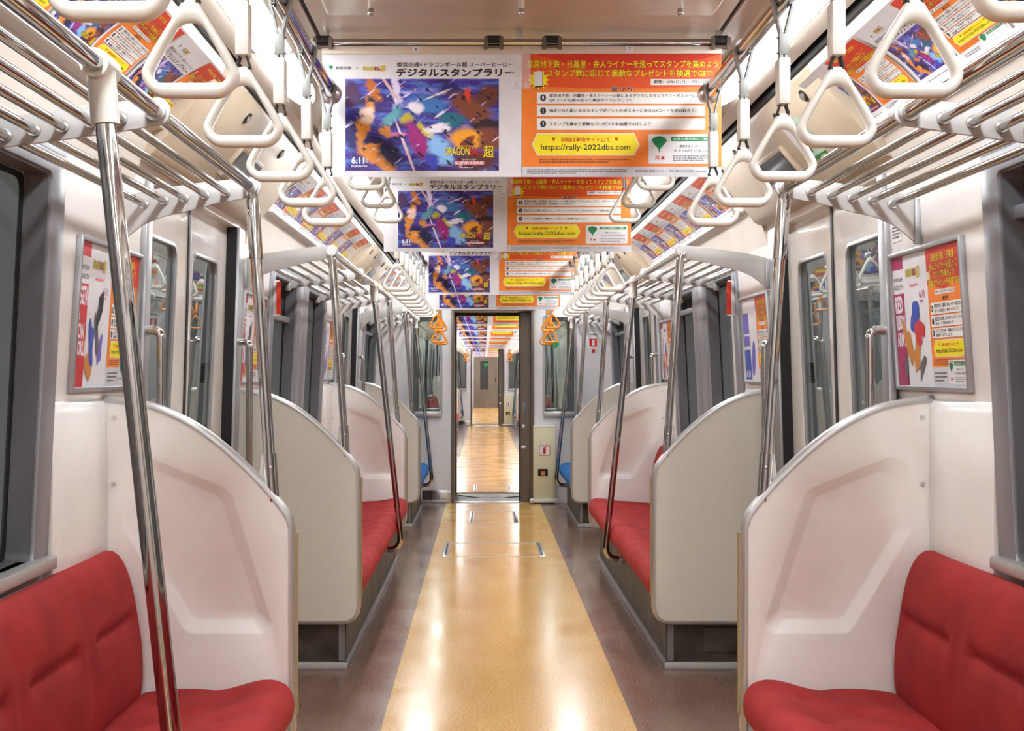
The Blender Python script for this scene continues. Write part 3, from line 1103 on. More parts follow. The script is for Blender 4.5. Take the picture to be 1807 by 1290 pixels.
part_spec = ((P1, -1, 'behind the near {c} bench'), (P2, 1, 'in front of the second {c} bench'), (P3, -1, 'behind the second {c} bench'), (P4, 1, 'in front of the blue {c} bench'))
for side, sname in SIDES:
    partition(side, sname, P1, -1, 'white moulded partition at the far end of the near red bench on the %s' % sname)
    partition(side, sname, P2, 1, 'speckled beige partition at the near end of the second red bench on the %s' % sname)
    partition(side, sname, P3, -1, 'white moulded partition at the far end of the second red bench on the %s' % sname)
    partition(side, sname, P4, 1, 'speckled beige partition in front of the blue bench on the %s' % sname, True)
    partition(side, sname, P3 + D2, -1, 'small %s partition behind the red bench in the next car' % sname, True)
    partition(side, sname, P4 + D2, 1, 'small %s partition before the blue bench in the next car' % sname, True)

# ------------------------------------------------------------------ luggage racks
RODS = [(0.770, 1.677), (0.825, 1.670), (0.879, 1.662), (0.932, 1.655), (0.985, 1.645)]
RAIL = (0.705, 1.690)
def rack(side, sname, y0, y1, brackets, tees, label):
    r = thing('luggage_rack', label, 'luggage rack', (side * 0.88, (y0 + y1) / 2, 1.66))
    t = MB(side)
    t.tube([(RAIL[0], y0, RAIL[1]), (RAIL[0], y1, RAIL[1])], 0.0155, 16)
    fr = t.build('front_rail', chrome, r)
    for x, z in RODS:
        t = MB(side)
        t.tube([(x, y0 + 0.003, z), (x, y1 - 0.003, z)], 0.0095, 12)
        for y in brackets:
            t.tube([(x, y - (0.012 if y > y0 + 0.1 else -0.003), z), (x, y + (0.012 if y < y1 - 0.1 else -0.003), z)], 0.0125, 12, mi=1)
        t.build('rod', [chrome, steel], r)
    nose = [(RAIL[0] + 0.027 * math.cos(a), RAIL[1] + 0.027 * math.sin(a)) for a in [math.radians(100 + 15 * i) for i in range(12)]]
    big = nose + [(0.80, 1.646), (0.8875, 1.622), (0.937, 1.612), (0.988, 1.591), (1.020, 1.567), (1.038, 1.551), (1.060, 1.545), (1.062, 1.55), (1.050, 1.664), (0.97, 1.683), (0.85, 1.700)]
    slim = nose + [(0.80, 1.648), (0.90, 1.634), (1.00, 1.622), (1.050, 1.614), (1.054, 1.62), (1.050, 1.664), (0.97, 1.683), (0.85, 1.700)]
    for y in brackets:
        end = y < y0 + 0.01 or y > y1 - 0.01
        b = MB(side)
        b.prism(big if end else slim, y - 0.004, y + 0.004)
        br = b.build('bracket', rackwhite, r, bevel=0.002)
        c = MB(side)
        c.tube([(RAIL[0], y - 0.014, RAIL[1]), (RAIL[0], y + 0.014, RAIL[1])], 0.0195, 14)
        c.build('rail_socket', steel, br)
        c = MB(side)
        c.box(1.044, 1.070, y - 0.011, y + 0.011, 1.54 if end else 1.605, 1.66)
        c.build('wall_mount', alum, br, bevel=0.004)
    for y in tees:
        c = MB(side)
        c.tube([(RAIL[0], y - 0.036, RAIL[1]), (RAIL[0], y + 0.036, RAIL[1])], 0.0235, 18)
        c.tube([(RAIL[0], y, RAIL[1]), (RAIL[0] - 0.008, y, RAIL[1] - 0.092)], 0.0225, 18)
        c.build('tee_socket', ivory, fr, smooth=50)
    return r

rack(-1, 'left', 0.30, P1, [0.34, 1.34, 2.34, P1], [2.0], 'near luggage rack above the left red bench closest to the camera')
rack(1, 'right', 0.30, P1, [0.34, 1.34, 2.34, P1], [1.28], 'near luggage rack above the right red bench closest to the camera')
rack(-1, 'left', P2, P3, [P2, 6.15, 7.25, P3], [6.95], 'second luggage rack on the left, past the near door')
rack(1, 'right', P2, P3, [P2, 6.15, 7.25, P3], [6.60], 'second luggage rack on the right, past the near door')
rack(-1, 'left', P4, PB - 0.05, [P4, 10.6, PB - 0.05], [11.1], 'far luggage rack above the left blue bench')
rack(1, 'right', P4, PB - 0.05, [P4, 10.6, PB - 0.05], [11.1], 'far luggage rack above the right blue bench')
for side, sname in SIDES:
    rack(side, sname, P4 + D2, PB + D2 - 0.05, [P4 + D2, PB + D2 - 0.1], [], 'luggage rack above the %s blue bench of the next car' % sname)

# ------------------------------------------------------------------ grab poles
def partition_pole(side, y, label):
    r = thing('grab_pole', label, 'grab pole', (side * 0.645, y, 0.86))
    x0, z0, x1, z1 = 0.648, 0.862, RAIL[0] - 0.003, RAIL[1] - 0.022
    at = lambda z: (x0 + (x1 - x0) * (z - z0) / (z1 - z0), y, z)
    t = MB(side)
    pts = [at(z0), at(1.2), at(1.5), at(z1 - 0.02), (x1, y, z1), (RAIL[0] + 0.002, y, RAIL[1] - 0.012)]
    t.tube(pts, 0.0155, 16)
    po = t.build('pole', chrome, r)
    for za, zb in ((z0 - 0.0, z0 + 0.125), (1.50, z1 - 0.012)):
        c = MB(side)
        c.tube([at(za), at(zb)], 0.0185, 16)
        sl = c.build('sleeve', chrome, po)
    c = MB(side)
    c.sphere((at(z0 + 0.09)[0] - 0.004, y - 0.0185, z0 + 0.09), 0.005, 8, 5)
    c.build('screw', steel, r)
    c = MB(side)
    c.prism([(0.648, 0.868), (0.685, 0.905), (0.676, 0.985), (0.665, 0.985)], y - 0.006, y + 0.006)
    c.build('clamp', ivory, r, bevel=0.002)
    return r

def bench_pole(side, y, label, low=0.215):
    r = thing('grab_pole', label, 'grab pole', (side * 0.57, y, low))
    t = MB(side)
    top = (RAIL[0] - 0.007, y, RAIL[1] - 0.085)
    bend = (0.556, y, low + 0.075)
    arcp = []
    for i in range(9):
        a = PI / 2 * i / 8
        arcp.append((0.556 + 0.055 * (1 - math.cos(a)), y, low + 0.06 - 0.06 * math.sin(a)))
    t.tube([top, ((top[0] + bend[0]) / 2, y, (top[2] + bend[2]) / 2), bend] + arcp + [(0.646, y, low)], 0.0165, 16)
    t.build('pole', chrome, r)
    c = MB(side)
    c.tube([(0.628, y, low), (0.646, y, low)], 0.024, 14)
    c.build('floor_flange', steel, r)
    return r

bench_pole(-1, 2.0, 'tall chrome pole in front of the near left red bench, nearest the camera')
bench_pole(1, 1.28, 'chrome pole in front of the near right red bench, outside the picture')
bench_pole(-1, 6.95, 'chrome pole in front of the middle of the second left red bench')
bench_pole(1, 6.60, 'chrome pole in front of the middle of the second right red bench')
bench_pole(-1, 11.1, 'chrome pole in front of the left blue bench', 0.2)
bench_pole(1, 11.1, 'chrome pole in front of the right blue bench and cream cabinet', 0.2)
for side, sname in SIDES:
    partition_pole(side, P1, 'chrome pole rising from the %s partition of the near red bench' % sname)
    partition_pole(side, P2, 'chrome pole rising from the beige %s partition past the near door' % sname)
    partition_pole(side, P3, 'chrome pole rising from the white %s partition of the second red bench' % sname)
    partition_pole(side, P4, 'chrome pole rising from the %s partition of the blue bench' % sname)
    partition_pole(side, P4 + D2, 'pole on the %s partition of the blue bench in the next car' % sname)
    bench_pole(side, 11.1 + D2, 'pole in front of the %s blue bench of the next car' % sname, 0.2)

# vertical grab rails beside the doors
def door_rail(side, y, label):
    r = thing('door_grab_rail', label, 'grab rail', (side * 1.02, y, 0.75))
    t = MB(side)
    arcp = [(1.012 + 0.022 * (1 - math.cos(PI / 2 * i / 6)), y, 1.300 + 0.022 * math.sin(PI / 2 * i / 6)) for i in range(7)]
    arcl = [(1.012 + 0.022 * (1 - math.cos(PI / 2 * i / 6)), y, 0.62 - 0.022 * math.sin(PI / 2 * i / 6)) for i in range(6, -1, -1)]
    t.tube([(XW(0.6) - 0.002, y, 0.598)] + arcl + arcp + [(XW(1.32) - 0.002, y, 1.322)], 0.0135, 14)
    t.build('rail', chrome, r)
    for z in (1.322, 0.598):
        c = MB(side)
        c.box(XW(z) - 0.014, XW(z) + 0.002, y - 0.018, y + 0.018, z - 0.017, z + 0.017)
        c.build('wall_mount', steel, r, bevel=0.003)
    return r
for side, sname in SIDES:
    for d, w in ((DOORC[1], 'near'), (DOORC[2], 'far')):
        door_rail(side, d - DH - 0.03, 'vertical chrome grab rail on the near side of the %s %s door' % (w, sname))
        door_rail(side, d + DH + 0.05, 'vertical chrome grab rail on the far side of the %s %s door' % (w, sname))

# ------------------------------------------------------------------ strap rails and strap handles
SX, SZ, DZ = 0.476, 1.905, 2.015
def strap_rail(side, y0, y1, z, label, ball=True):
    r = thing('strap_rail', label, 'strap rail', (side * SX, (y0 + y1) / 2, z))
    t = MB(side)
    t.tube([(SX, y0, z), (SX, y1, z)], 0.0165, 16)
    t.build('pipe', chrome, r)
    if ball:
        for y in (y0, y1):
            t = MB(side)
            t.sphere((SX, y, z), 0.027, 16, 10)
            t.build('ball_end', steel, r)
    for y in ((y0 + 0.25, y0 + 0.95) if y0 < 1 else (y0 + 0.3 * (y1 - y0), y0 + 0.7 * (y1 - y0))):
        t = MB(side)
        t.tube([(SX, y, z), (SX + 0.04, y, 2.098)], 0.010, 10)
        t.tube([(SX + 0.04, y, 2.09), (SX + 0.04, y, 2.0975)], 0.022, 12)
        t.build('hanger', steel, r)
    return r

for side, sname in SIDES:
    strap_rail(side, 0.2, 3.15, SZ, 'chrome strap rail on the %s above the near red bench' % sname)
    strap_rail(side, 3.45, 4.95, DZ, 'chrome strap rail on the %s between the two near doors' % sname)
    strap_rail(side, 5.30, 8.02, SZ, 'chrome strap rail on the %s above the second red bench' % sname)
    strap_rail(side, 8.35, 9.5, DZ, 'chrome strap rail on the %s between the two far doors' % sname)
    strap_rail(side, 10.06, 11.42, SZ, 'chrome strap rail on the %s above the blue bench' % sname)
    for i, (y0, y1) in enumerate(((15.3, 17.9), (18.1, 19.8), (20.0, 22.8), (23.0, 24.7), (24.9, 26.6), (26.8, 28.1))):
        strap_rail(side, y0, y1, SZ, '%s strap rail from the gangway on the %s of the next car' % (ORD[i], sname))

def make_strap(name, ringmat, sleevemat, drop, short=False):
    """drop: height of the rail above the bottom of the ring"""
    r = thing(name, 'x', 'strap handle', (0, 0, 0))
    outer = rounded([(-0.0775, 0.0), (0.0775, 0.0), (0.0, 0.147)], [0.028, 0.028, 0.014], 7, 7)
    inner = rounded([(-0.0535, 0.0205), (0.0535, 0.0205), (0.0, 0.127)], [0.011, 0.011, 0.022], 7, 7)
    bul = lambda p, s: (p[0] * (1 + s * math.sin(PI * max(0.0, min(1.0, p[1] / 0.13)))), p[1])
    outer = [bul(p, 0.13) for p in outer]
    inner = [bul(p, 0.09) for p in inner]
    vs, fs = [], []
    K = 12
    for (ox, oz), (ix, iz) in zip(outer, inner):
        cx_, cz_ = (ox + ix) / 2, (oz + iz) / 2
        hx, hz = (ox - ix) / 2, (oz - iz) / 2
        for j in range(K):
            a = 2 * PI * j / K
            ca, sa = math.cos(a), math.sin(a)
            q = lambda t: math.copysign(abs(t) ** 0.75, t)
            vs.append((cx_ + hx * q(ca), 0.0115 * q(sa), cz_ + hz * q(ca)))
    n = len(outer)
    for i in range(n):
        i2 = (i + 1) % n
        for j in range(K):
            j2 = (j + 1) % K
            fs.append((i * K + j, i * K + j2, i2 * K + j2, i2 * K + j))
    m = MB(); m.add(vs, fs)
    m.build('ring', ringmat, r, smooth=60)
    # belt loop through the ring's apex
    b = MB()
    zs = 0.152 if not short else 0.150
    for s in (-1, 1):
        pts = [(s * 0.004, 0.113), (s * 0.0105, 0.130), (s * 0.0035, zs)]
        for p, q in zip(pts, pts[1:]):
            b.add([(p[0] - 0.0012, -0.0085, p[1]), (p[0] + 0.0012, -0.0085, p[1]), (p[0] + 0.0012, 0.0085, p[1]), (p[0] - 0.0012, 0.0085, p[1]),
                   (q[0] - 0.0012, -0.0085, q[1]), (q[0] + 0.0012, -0.0085, q[1]), (q[0] + 0.0012, 0.0085, q[1]), (q[0] - 0.0012, 0.0085, q[1])],
                  [(0, 1, 5, 4), (1, 2, 6, 5), (2, 3, 7, 6), (3, 0, 4, 7), (0, 3, 2, 1), (4, 5, 6, 7)])
    b.build('lower_belt', blackbelt, r, smooth=0)
    ztop = zs
    if not short:
        s_ = MB()
        s_.box(-0.0108, 0.0108, -0.017, 0.017, 0.146, 0.233)
        s_.build('sleeve', sleevemat, r, bevel=0.003)
        ztop = 0.232
    # upper belt: straight part, then a loop round the rail
    u = MB()
    zj = drop - 0.062 if not short else drop - 0.04
    if zj > ztop + 0.004:
        for s in (-1, 1):
            u.box(s * 0.0042 - 0.0028, s * 0.0042 + 0.0028, -0.011, 0.011, ztop - 0.01, zj)
    rr = 0.0195
    path = [(-0.0045, zj)] + [(rr * math.cos(a), drop + rr * math.sin(a)) for a in [math.radians(205 - 230 * i / 14) for i in range(15)]] + [(0.0045, zj)]
    for p, q in zip(path, path[1:]):
        d = Vector((q[0] - p[0], q[1] - p[1])).normalized()
        nx, nz = -d.y * 0.0024, d.x * 0.0024
        u.add([(p[0] - nx, -0.011, p[1] - nz), (p[0] + nx, -0.011, p[1] + nz), (p[0] + nx, 0.011, p[1] + nz), (p[0] - nx, 0.011, p[1] - nz),
               (q[0] - nx, -0.011, q[1] - nz), (q[0] + nx, -0.011, q[1] + nz), (q[0] + nx, 0.011, q[1] + nz), (q[0] - nx, 0.011, q[1] - nz)],
              [(0, 1, 5, 4), (1, 2, 6, 5), (2, 3, 7, 6), (3, 0, 4, 7), (0, 3, 2, 1), (4, 5, 6, 7)])
    ub = u.build('upper_belt', belt, r, smooth=0)
    if not short:
        bk = MB()
        bk.box(-0.009, 0.009, -0.0125, -0.0112, 0.240, zj - 0.004)
        for z in (0.244, zj - 0.008):
            bk.tube([(-0.0115, 0, z), (0.0115, 0, z)], 0.0026, 8)
        bk.build('buckle', belt, ub, bevel=0.001)
    return r

protos = {}
def put_strap(kind, side, y, ringz, railz, label, group=None):
    mats = {'white': (ivory, ivory), 'orange': (orange_pl, orange_pl)}[kind.split('_')[0]]
    key = (kind, round(railz - ringz, 3))
    loc = (side * SX, y, ringz)
    if key not in protos:
        p = make_strap('hanging_strap', mats[0], mats[1], railz - ringz, 'short' in kind)
        p.location = loc
        p['label'] = label
        if group:
            p['group'] = group
        protos[key] = p
        return p
    return dup(protos[key], loc, label=label, group=group)

for side, sname in SIDES:
    for k in range(8):
        y = 1.283 + 0.3595 * (k - 2)
        if y < 0.3:
            continue
        lab = 'white strap handle over the near bench, %s from the far end of the %s rail' % (ORD[7 - k], sname)
        put_strap('white', side, y, 1.561, SZ, lab, 'white strap handles over the near benches')
    for k in range(4):
        put_strap('white_short', side, 3.66 + 0.45 * k, 1.80, DZ, 'white short-belted strap handle, %s on the %s rail between the near doors' % (ORD[k], sname), 'short strap handles between the near doors')
    for k in range(8):
        put_strap('white', side, 5.55 + 0.345 * k, 1.561, SZ, 'white strap handle over the second red bench, %s on the %s rail' % (ORD[k], sname), 'white strap handles over the second benches')
    for k in range(3):
        put_strap('orange_short', side, 8.55 + 0.42 * k, 1.80, DZ, 'orange short-belted strap handle, %s on the %s rail between the far doors' % (ORD[k], sname), 'orange strap handles between the far doors')
    for k in range(4):
        low = k % 2
        put_strap('orange', side, 10.27 + 0.335 * k, 1.45 if low else 1.561, SZ, 'orange %s strap handle over the blue bench, %s on the %s rail' % ('low' if low else 'high', ORD[k], sname), 'orange strap handles by the priority seats')
    for k in range(10):
        put_strap('white', side, 18.30 + 0.6 * k, 1.561, SZ, 'white strap handle in the next car on its %s rail' % sname, 'white strap handles of the next car, %s' % sname)
    for k in range(4):
        put_strap('orange', side, 26.95 + 0.335 * k, 1.45 if k % 2 else 1.561, SZ, 'orange strap handle in the next car on its %s rail' % sname, 'orange strap handles of the next car, %s' % sname)

# ------------------------------------------------------------------ lettering
_txt = {}
def text_mesh(s, bold=0.0):
    key = (s, bold)
    if key in _txt:
        return _txt[key]
    cu = bpy.data.curves.new('lettering_curve', 'FONT')
    cu.body = s
    cu.resolution_u = 2
    cu.offset = bold
    o = bpy.data.objects.new('lettering_curve', cu)
    COL.objects.link(o)
    dg = bpy.context.evaluated_depsgraph_get()
    me = o.evaluated_get(dg).to_mesh()
    vs = [(v.co.x, v.co.y) for v in me.vertices]
    fs = [tuple(p.vertices) for p in me.polygons]
    o.evaluated_get(dg).to_mesh_clear()
    bpy.data.objects.remove(o)
    bpy.data.curves.remove(cu)
    if vs:
        x0, x1 = min(v[0] for v in vs), max(v[0] for v in vs)
        y0, y1 = min(v[1] for v in vs), max(v[1] for v in vs)
    else:
        x0 = y0 = 0; x1 = y1 = 1
    _txt[key] = (vs, fs, x0, x1, y0, y1)
    return _txt[key]

class Canvas:
    """a print laid out in its own plane: u to the reader's right, v up, in metres"""
    def __init__(self):
        self.d = {}
        self.picrect = None
    def add(self, key, vs, fs, layer):
        V, F = self.d.setdefault(key, ([], []))
        o = len(V)
        V += [(p[0], p[1], layer) for p in vs]
        F += [tuple(i + o for i in f) for f in fs]
    def splash(self, key, u, v, ru, rv, rot=0.0, layer=1, seed=1, n=40):
        rnd = random.Random(seed)
        ph = [rnd.random() * 6.28 for _ in range(6)]
        pts = []
        for i in range(n):
            a = 2 * PI * i / n
            q = 1 + sum(0.16 / (k * 0.6 + 0.6) * math.sin((k + 2) * a + ph[k]) for k in range(6))
            x, y = ru * q * math.cos(a), rv * q * math.sin(a)
            pts.append((u + x * math.cos(rot) - y * math.sin(rot), v + x * math.sin(rot) + y * math.cos(rot)))
        self.poly(key, pts, layer)
    def rect(self, key, u0, v0, u1, v1, layer=1, n=8):
        n = max(1, min(n, int(abs(v1 - v0) / 0.018) + 1))
        vs = []
        for i in range(n + 1):
            v = v0 + (v1 - v0) * i / n
            vs += [(u0, v), (u1, v)]
        self.add(key, vs, [(2 * i, 2 * i + 1, 2 * i + 3, 2 * i + 2) for i in range(n)], layer)
        if key == 'pic':
            self.picrect = (u0, v0, u1, v1)
    def poly(self, key, pts, layer=1):
        t = tessellate_polygon([[Vector((p[0], p[1], 0)) for p in pts]])
        fs = []
        for a, b, c in t:
            A, B_, C_ = pts[a], pts[b], pts[c]
            cr = (B_[0] - A[0]) * (C_[1] - A[1]) - (B_[1] - A[1]) * (C_[0] - A[0])
            fs.append((a, b, c) if cr > 0 else (a, c, b))
        self.add(key, pts, fs, layer)
    def ellipse(self, key, u, v, ru, rv, rot=0.0, layer=1, n=20):
        pts = []
        for i in range(n):
            a = 2 * PI * i / n
            x, y = ru * math.cos(a), rv * math.sin(a)
            pts.append((u + x * math.cos(rot) - y * math.sin(rot), v + x * math.sin(rot) + y * math.cos(rot)))
        self.add(key, pts, [tuple(range(n))], layer)
    def text(self, key, s, u0, v0, u1, v1, layer=3, bold=0.012, keep=False):
        """fit the string into a box; keep=True keeps its aspect and left-aligns"""
        vs, fs, x0, x1, y0, y1 = text_mesh(s, bold)
        sx, sy = (u1 - u0) / max(1e-6, x1 - x0), (v1 - v0) / max(1e-6, y1 - y0)
        if keep:
            sx = min(sx, sy * 1.05)
        self.add(key, [(u0 + (p[0] - x0) * sx, v0 + (p[1] - y0) * sy) for p in vs], fs, layer)
    def dashes(self, key, u0, v0, u1, v1, rows, layer=3, seed=1, fill=0.55):
        """print too small to read: broken hairlines"""
        rnd = random.Random(seed)
        for r in range(rows):
            h = (v1 - v0) / rows
            v = v1 - h * (r + 0.5)
            end = u1 if r < rows - 1 else u0 + (u1 - u0) * (0.5 + 0.4 * rnd.random())
            u = u0
            while u < end - 0.002:
                w = 0.003 + 0.004 * rnd.random()
                self.rect(key, u, v - h * fill / 2, min(end, u + w), v + h * fill / 2, layer, 1)
                u += w + 0.0012 + 0.0012 * rnd.random()
    def emit(self, root, fn):
        for key in self.d:
            V, F = self.d[key]
            mb = MB()
            mb.add([fn(*p) for p in V], F)
            if key == 'pic':
                a, b, c, d = self.picrect
                mb.uv = [((p[0] - a) / (c - a), (p[1] - b) / (d - b)) for p in V]
            mb.v = [(p[0] + root.location.x, p[1] + root.location.y, p[2] + root.location.z) for p in mb.v]
            mb.build(INKNAME[key], INK[key], root, smooth=0, weld=False)

def ginkgo(c, u, v, s, layer=3, key='green'):
    """the operator's green fan emblem"""
    pts = [(u, v - 0.55 * s)]
    for i in range(11):
        a = math.radians(160 - 140 * i / 10)
        pts.append((u + 0.52 * s * math.cos(a), v + 0.08 * s + 0.42 * s * math.sin(a)))
    pts = pts[:1] + [(u - 0.07 * s, v - 0.28 * s), (u - 0.30 * s, v - 0.02 * s)] + pts[1:] + [(u + 0.30 * s, v - 0.02 * s), (u + 0.07 * s, v - 0.28 * s)]
    c.poly(key, pts[::-1], layer)

def ticket(c, u0, v0, u1, v1, seed=5):
    w, h = u1 - u0, v1 - v0
    c.poly('sheet', rounded([(u0, v0), (u1, v0), (u1, v1), (u0, v1)], min(w, h) * 0.05, 3), 2)
    ginkgo(c, u0 + 0.16 * w, v0 + 0.66 * h, 0.24 * w)
    c.text('rlet', '見本', u0 + 0.09 * w, v0 + 0.13 * h, u0 + 0.25 * w, v0 + 0.27 * h)
    c.rect('green', u0 + 0.33 * w, v0 + 0.76 * h, u0 + 0.96 * w, v0 + 0.91 * h, 3)
    c.text('glet', 'お得な乗車券のご案内', u0 + 0.37 * w, v0 + 0.785 * h, u0 + 0.92 * w, v0 + 0.885 * h, 4)
    c.text('small', '都営まるごときっぷ', u0 + 0.46 * w, v0 + 0.55 * h, u0 + 0.82 * w, v0 + 0.64 * h)
    c.text('small', '大人700円 小児350円', u0 + 0.37 * w, v0 + 0.39 * h, u0 + 0.94 * w, v0 + 0.49 * h)
    c.dashes('small', u0 + 0.36 * w, v0 + 0.08 * h, u0 + 0.94 * w, v0 + 0.30 * h, 3, 3, seed, 0.4)

def web_box(c, u0, v0, u1, v1):
    w, h = u1 - u0, v1 - v0
    k = 0.05 * w
    hexa = lambda e: [(u0 - e, v0 + h / 2), (u0 + k - e * .6, v0 - e), (u1 - k + e * .6, v0 - e), (u1 + e, v0 + h / 2), (u1 - k + e * .6, v1 + e), (u0 + k - e * .6, v1 + e)]
    c.poly('sheet', hexa(0.0022), 2)
    c.poly('yellow', hexa(0.0), 3)
    c.text('rlet', '詳細は専用サイトにて', u0 + 0.27 * w, v0 + 0.62 * h, u0 + 0.73 * w, v0 + 0.84 * h, 4)
    for x in (0.20, 0.79):
        c.poly('rlet', [(u0 + (x - .02) * w, v0 + 0.83 * h), (u0 + x * w, v0 + 0.64 * h), (u0 + (x + .02) * w, v0 + 0.83 * h)], 4)
    c.text('black', 'https://rally-2022dbs.com', u0 + 0.08 * w, v0 + 0.16 * h, u0 + 0.92 * w, v0 + 0.50 * h, 4, 0.006)

def logo(c, u0, v0, u1, v1):
    w, h = u1 - u0, v1 - v0
    for key, b, l in (('shadow', 0.035, 3), ('ylet', 0.012, 4)):
        c.text(key, 'DRAGON', u0, v0 + 0.34 * h, u0 + 0.50 * w, v0 + 0.88 * h, l, b)
        c.text(key, '超', u0 + 0.79 * w, v0 + 0.18 * h, u0 + w, v0 + h, l, b)
    c.text('shadow', 'BALL', u0 + 0.51 * w, v0 + 0.36 * h, u0 + 0.78 * w, v0 + 0.86 * h, 3, 0.035)
    c.text('rlet', 'BALL', u0 + 0.51 * w, v0 + 0.36 * h, u0 + 0.78 * w, v0 + 0.86 * h, 4, 0.012)

STEP1 = ('都営地下鉄・日暮里・舎人ライナーの駅にあるデジタルスタンプラリーポスターにある', 'QRコードを読み取って専用サイトに行こう！')
STEP2 = '指定された駅にあるスタンプポイントのポスターにあるQRコードを読み取ろう！'
STEP3 = 'スタンプを集めて素敵なプレゼントを抽選でGETしよう'

def disc(c, n, u, v, r):
    c.ellipse('black', u, v, r, r * 1.15, 0, 4)
    c.text('wlet', n, u - r * 0.28, v - r * 0.6, u + r * 0.28, v + r * 0.6, 5, 0.02)

def phone_burst(c, u, v, s):
    pts = []
    for i in range(24):
        a = 2 * PI * i / 24
        q = s * (0.62 if i % 2 else 0.95)
        pts.append((u + q * 1.1 * math.cos(a), v + q * math.sin(a)))
    c.poly('yellow', pts, 3)
    c.poly('black', [(u - .33 * s, v - .72 * s), (u + .42 * s, v - .64 * s), (u + .36 * s, v + .78 * s), (u - .36 * s, v + .72 * s)], 4)
    c.poly('sheet', [(u - .36 * s, v - .60 * s), (u + .36 * s, v - .52 * s), (u + .33 * s, v + .80 * s), (u - .40 * s, v + .74 * s)], 5)

def info_wide():
    """landscape rules sheet of the hanging pair"""
    W_, H_ = 0.515, 0.319
    c = Canvas()
    px = lambda x: (x - 920) / 352 * W_
    py = lambda y: (313 - y) / 218 * H_
    c.rect('orange', 0, 0, W_, H_, 0)
    # red banner with a curved lower edge
    pts = [(0, H_), (0, py(152))] + [(W_ * i / 14, py(152) + 0.018 * math.sin(PI * i / 14) * -0.4) for i in range(1, 14)] + [(W_, py(140)), (W_, H_)]
    c.poly('vermilion', pts[::-1], 0.5)
    pts = [(px(945), py(97)), (px(1030), py(122)), (px(1110), py(127)), (px(1190), py(120)), (px(1265), py(97))]
    c.poly('red', [(px(945), H_)] + pts + [(px(1265), H_)], 1)
    rows = (('都営地下鉄・日暮里・舎人ライナーを巡ってスタンプを集めよう!', 928, 1270, 107, 121), ('スタンプ数に応じて素敵なプレゼントを抽選でGET!', 964, 1256, 123.5, 137))
    for s, a, b, y0, y1 in rows:
        c.text('shadow', s, px(a) - .0008, py(y1) - .0008, px(b) + .0012, py(y0) + .0008, 2, 0.032)
        c.text('ylet', s, px(a), py(y1), px(b), py(y0), 3, 0.012)
    phone_burst(c, px(949), py(142), 0.028)
    c.rect('white', px(1147), py(151), px(1262), py(140.5), 2)
    c.text('black', '期間：6月6日(月)～7月31日(日)', px(1152), py(149), px(1258), py(142.5), 3)
    c.rect('tan', px(925), py(158.2), px(1072), py(157.6), 2, 1)
    c.rect('tan', px(1122), py(158.2), px(1262), py(157.6), 2, 1)
    c.text('white', '遊び方', px(1076), py(163), px(1117), py(153.5), 2, 0.04)
    c.text('black', '遊び方', px(1077), py(162.5), px(1116), py(154), 3, 0.018)
    for y0, y1 in ((164, 184), (187, 206), (210, 230)):
        c.rect('white', px(946), py(y1), px(1243), py(y0), 2)
    disc(c, '1', px(957), py(173.5), 0.0075)
    disc(c, '2', px(957), py(196.5), 0.0075)
    disc(c, '3', px(957), py(219.5), 0.0075)
    c.text('black', STEP1[0], px(968), py(173), px(1240), py(166.5), 3)
    c.text('black', STEP1[1], px(968), py(181), px(1112), py(174.8), 3)
    c.text('black', STEP2, px(968), py(199.5), px(1227), py(193), 3)
    c.text('black', STEP3, px(968), py(223), px(1147), py(216.5), 3)
    web_box(c, px(938), py(274), px(1126), py(237.5))
    c.dashes('smallo', px(950), py(289), px(1113), py(280), 2, 2, 7)
    ticket(c, px(1143), py(290), px(1262), py(237.5))
    c.rect('grey', 0, 0, W_, py(295), 1)
    c.dashes('small', px(929), py(308), px(1105), py(299), 3, 2, 9, 0.4)
    c.text('small', '都営交通お客様センター', px(1120), py(304.5), px(1174), py(300.5), 2)
    c.text('small', '03-3816-5700', px(1180), py(304.5), px(1222), py(300.5), 2)
    c.dashes('small', px(1226), py(304.5), px(1262), py(301), 1, 2, 3)
    return c, W_, H_

def picture_wide():
    W_, H_ = 0.515, 0.319
    c = Canvas()
    px = lambda x: (x - 568) / 352 * W_
    py = lambda y: (313 - y) / 218 * H_
    c.rect('sheet', 0, 0, W_, H_, 0)
    c.rect('pic', px(609), py(302), px(880), py(140), 1)
    ginkgo(c, px(583.5), py(120.5), 0.012, 2)
    c.text('small', '都営交通', px(592), py(123.5), px(619), py(118), 2)
    c.text('small', '×', px(628), py(122.5), px(632), py(119.5), 2)
    logo(c, px(640), py(130), px(680), py(116))
    c.text('black', '都営交通×ドラゴンボール超 スーパーヒーロー', px(700), py(119), px(905), py(110.5), 2, 0.01)
    c.text('black', 'デジタルスタンプラリー', px(699), py(136.5), px(907), py(121), 2, 0.03)
    c.text('wlet', '6.11', px(620), py(290), px(643), py(277.5), 3, 0.04)
    c.text('wlet', '(土)', px(644.5), py(289), px(649), py(279), 3, 0.0)
    c.text('wlet', 'ROADSHOW', px(620), py(296), px(648), py(292.5), 3, 0.02)
    c.dashes('ylet', px(812), py(260), px(850), py(257.5), 1, 3, 2)
    logo(c, px(785), py(284), px(871), py(257.5))
    c.text('wlet', 'スーパーヒーロー', px(815), py(284.5), px(840), py(280.5), 3, 0.02)
    c.rect('pink', px(802), py(291.5), px(854), py(285.5), 3)
    c.text('wlet', 'SUPER HERO', px(803), py(290.8), px(853), py(286.2), 4, 0.02)
    c.dashes('wlet', px(812), py(297.5), px(850), py(295.5), 1, 3, 8)
    return c, W_, H_

def flat_fn(W_, H_):
    """hang flat facing -y, top centre at the root"""
    return lambda u, v, l: (u - W_ / 2, -0.0007 - 0.00045 * l, v - H_)

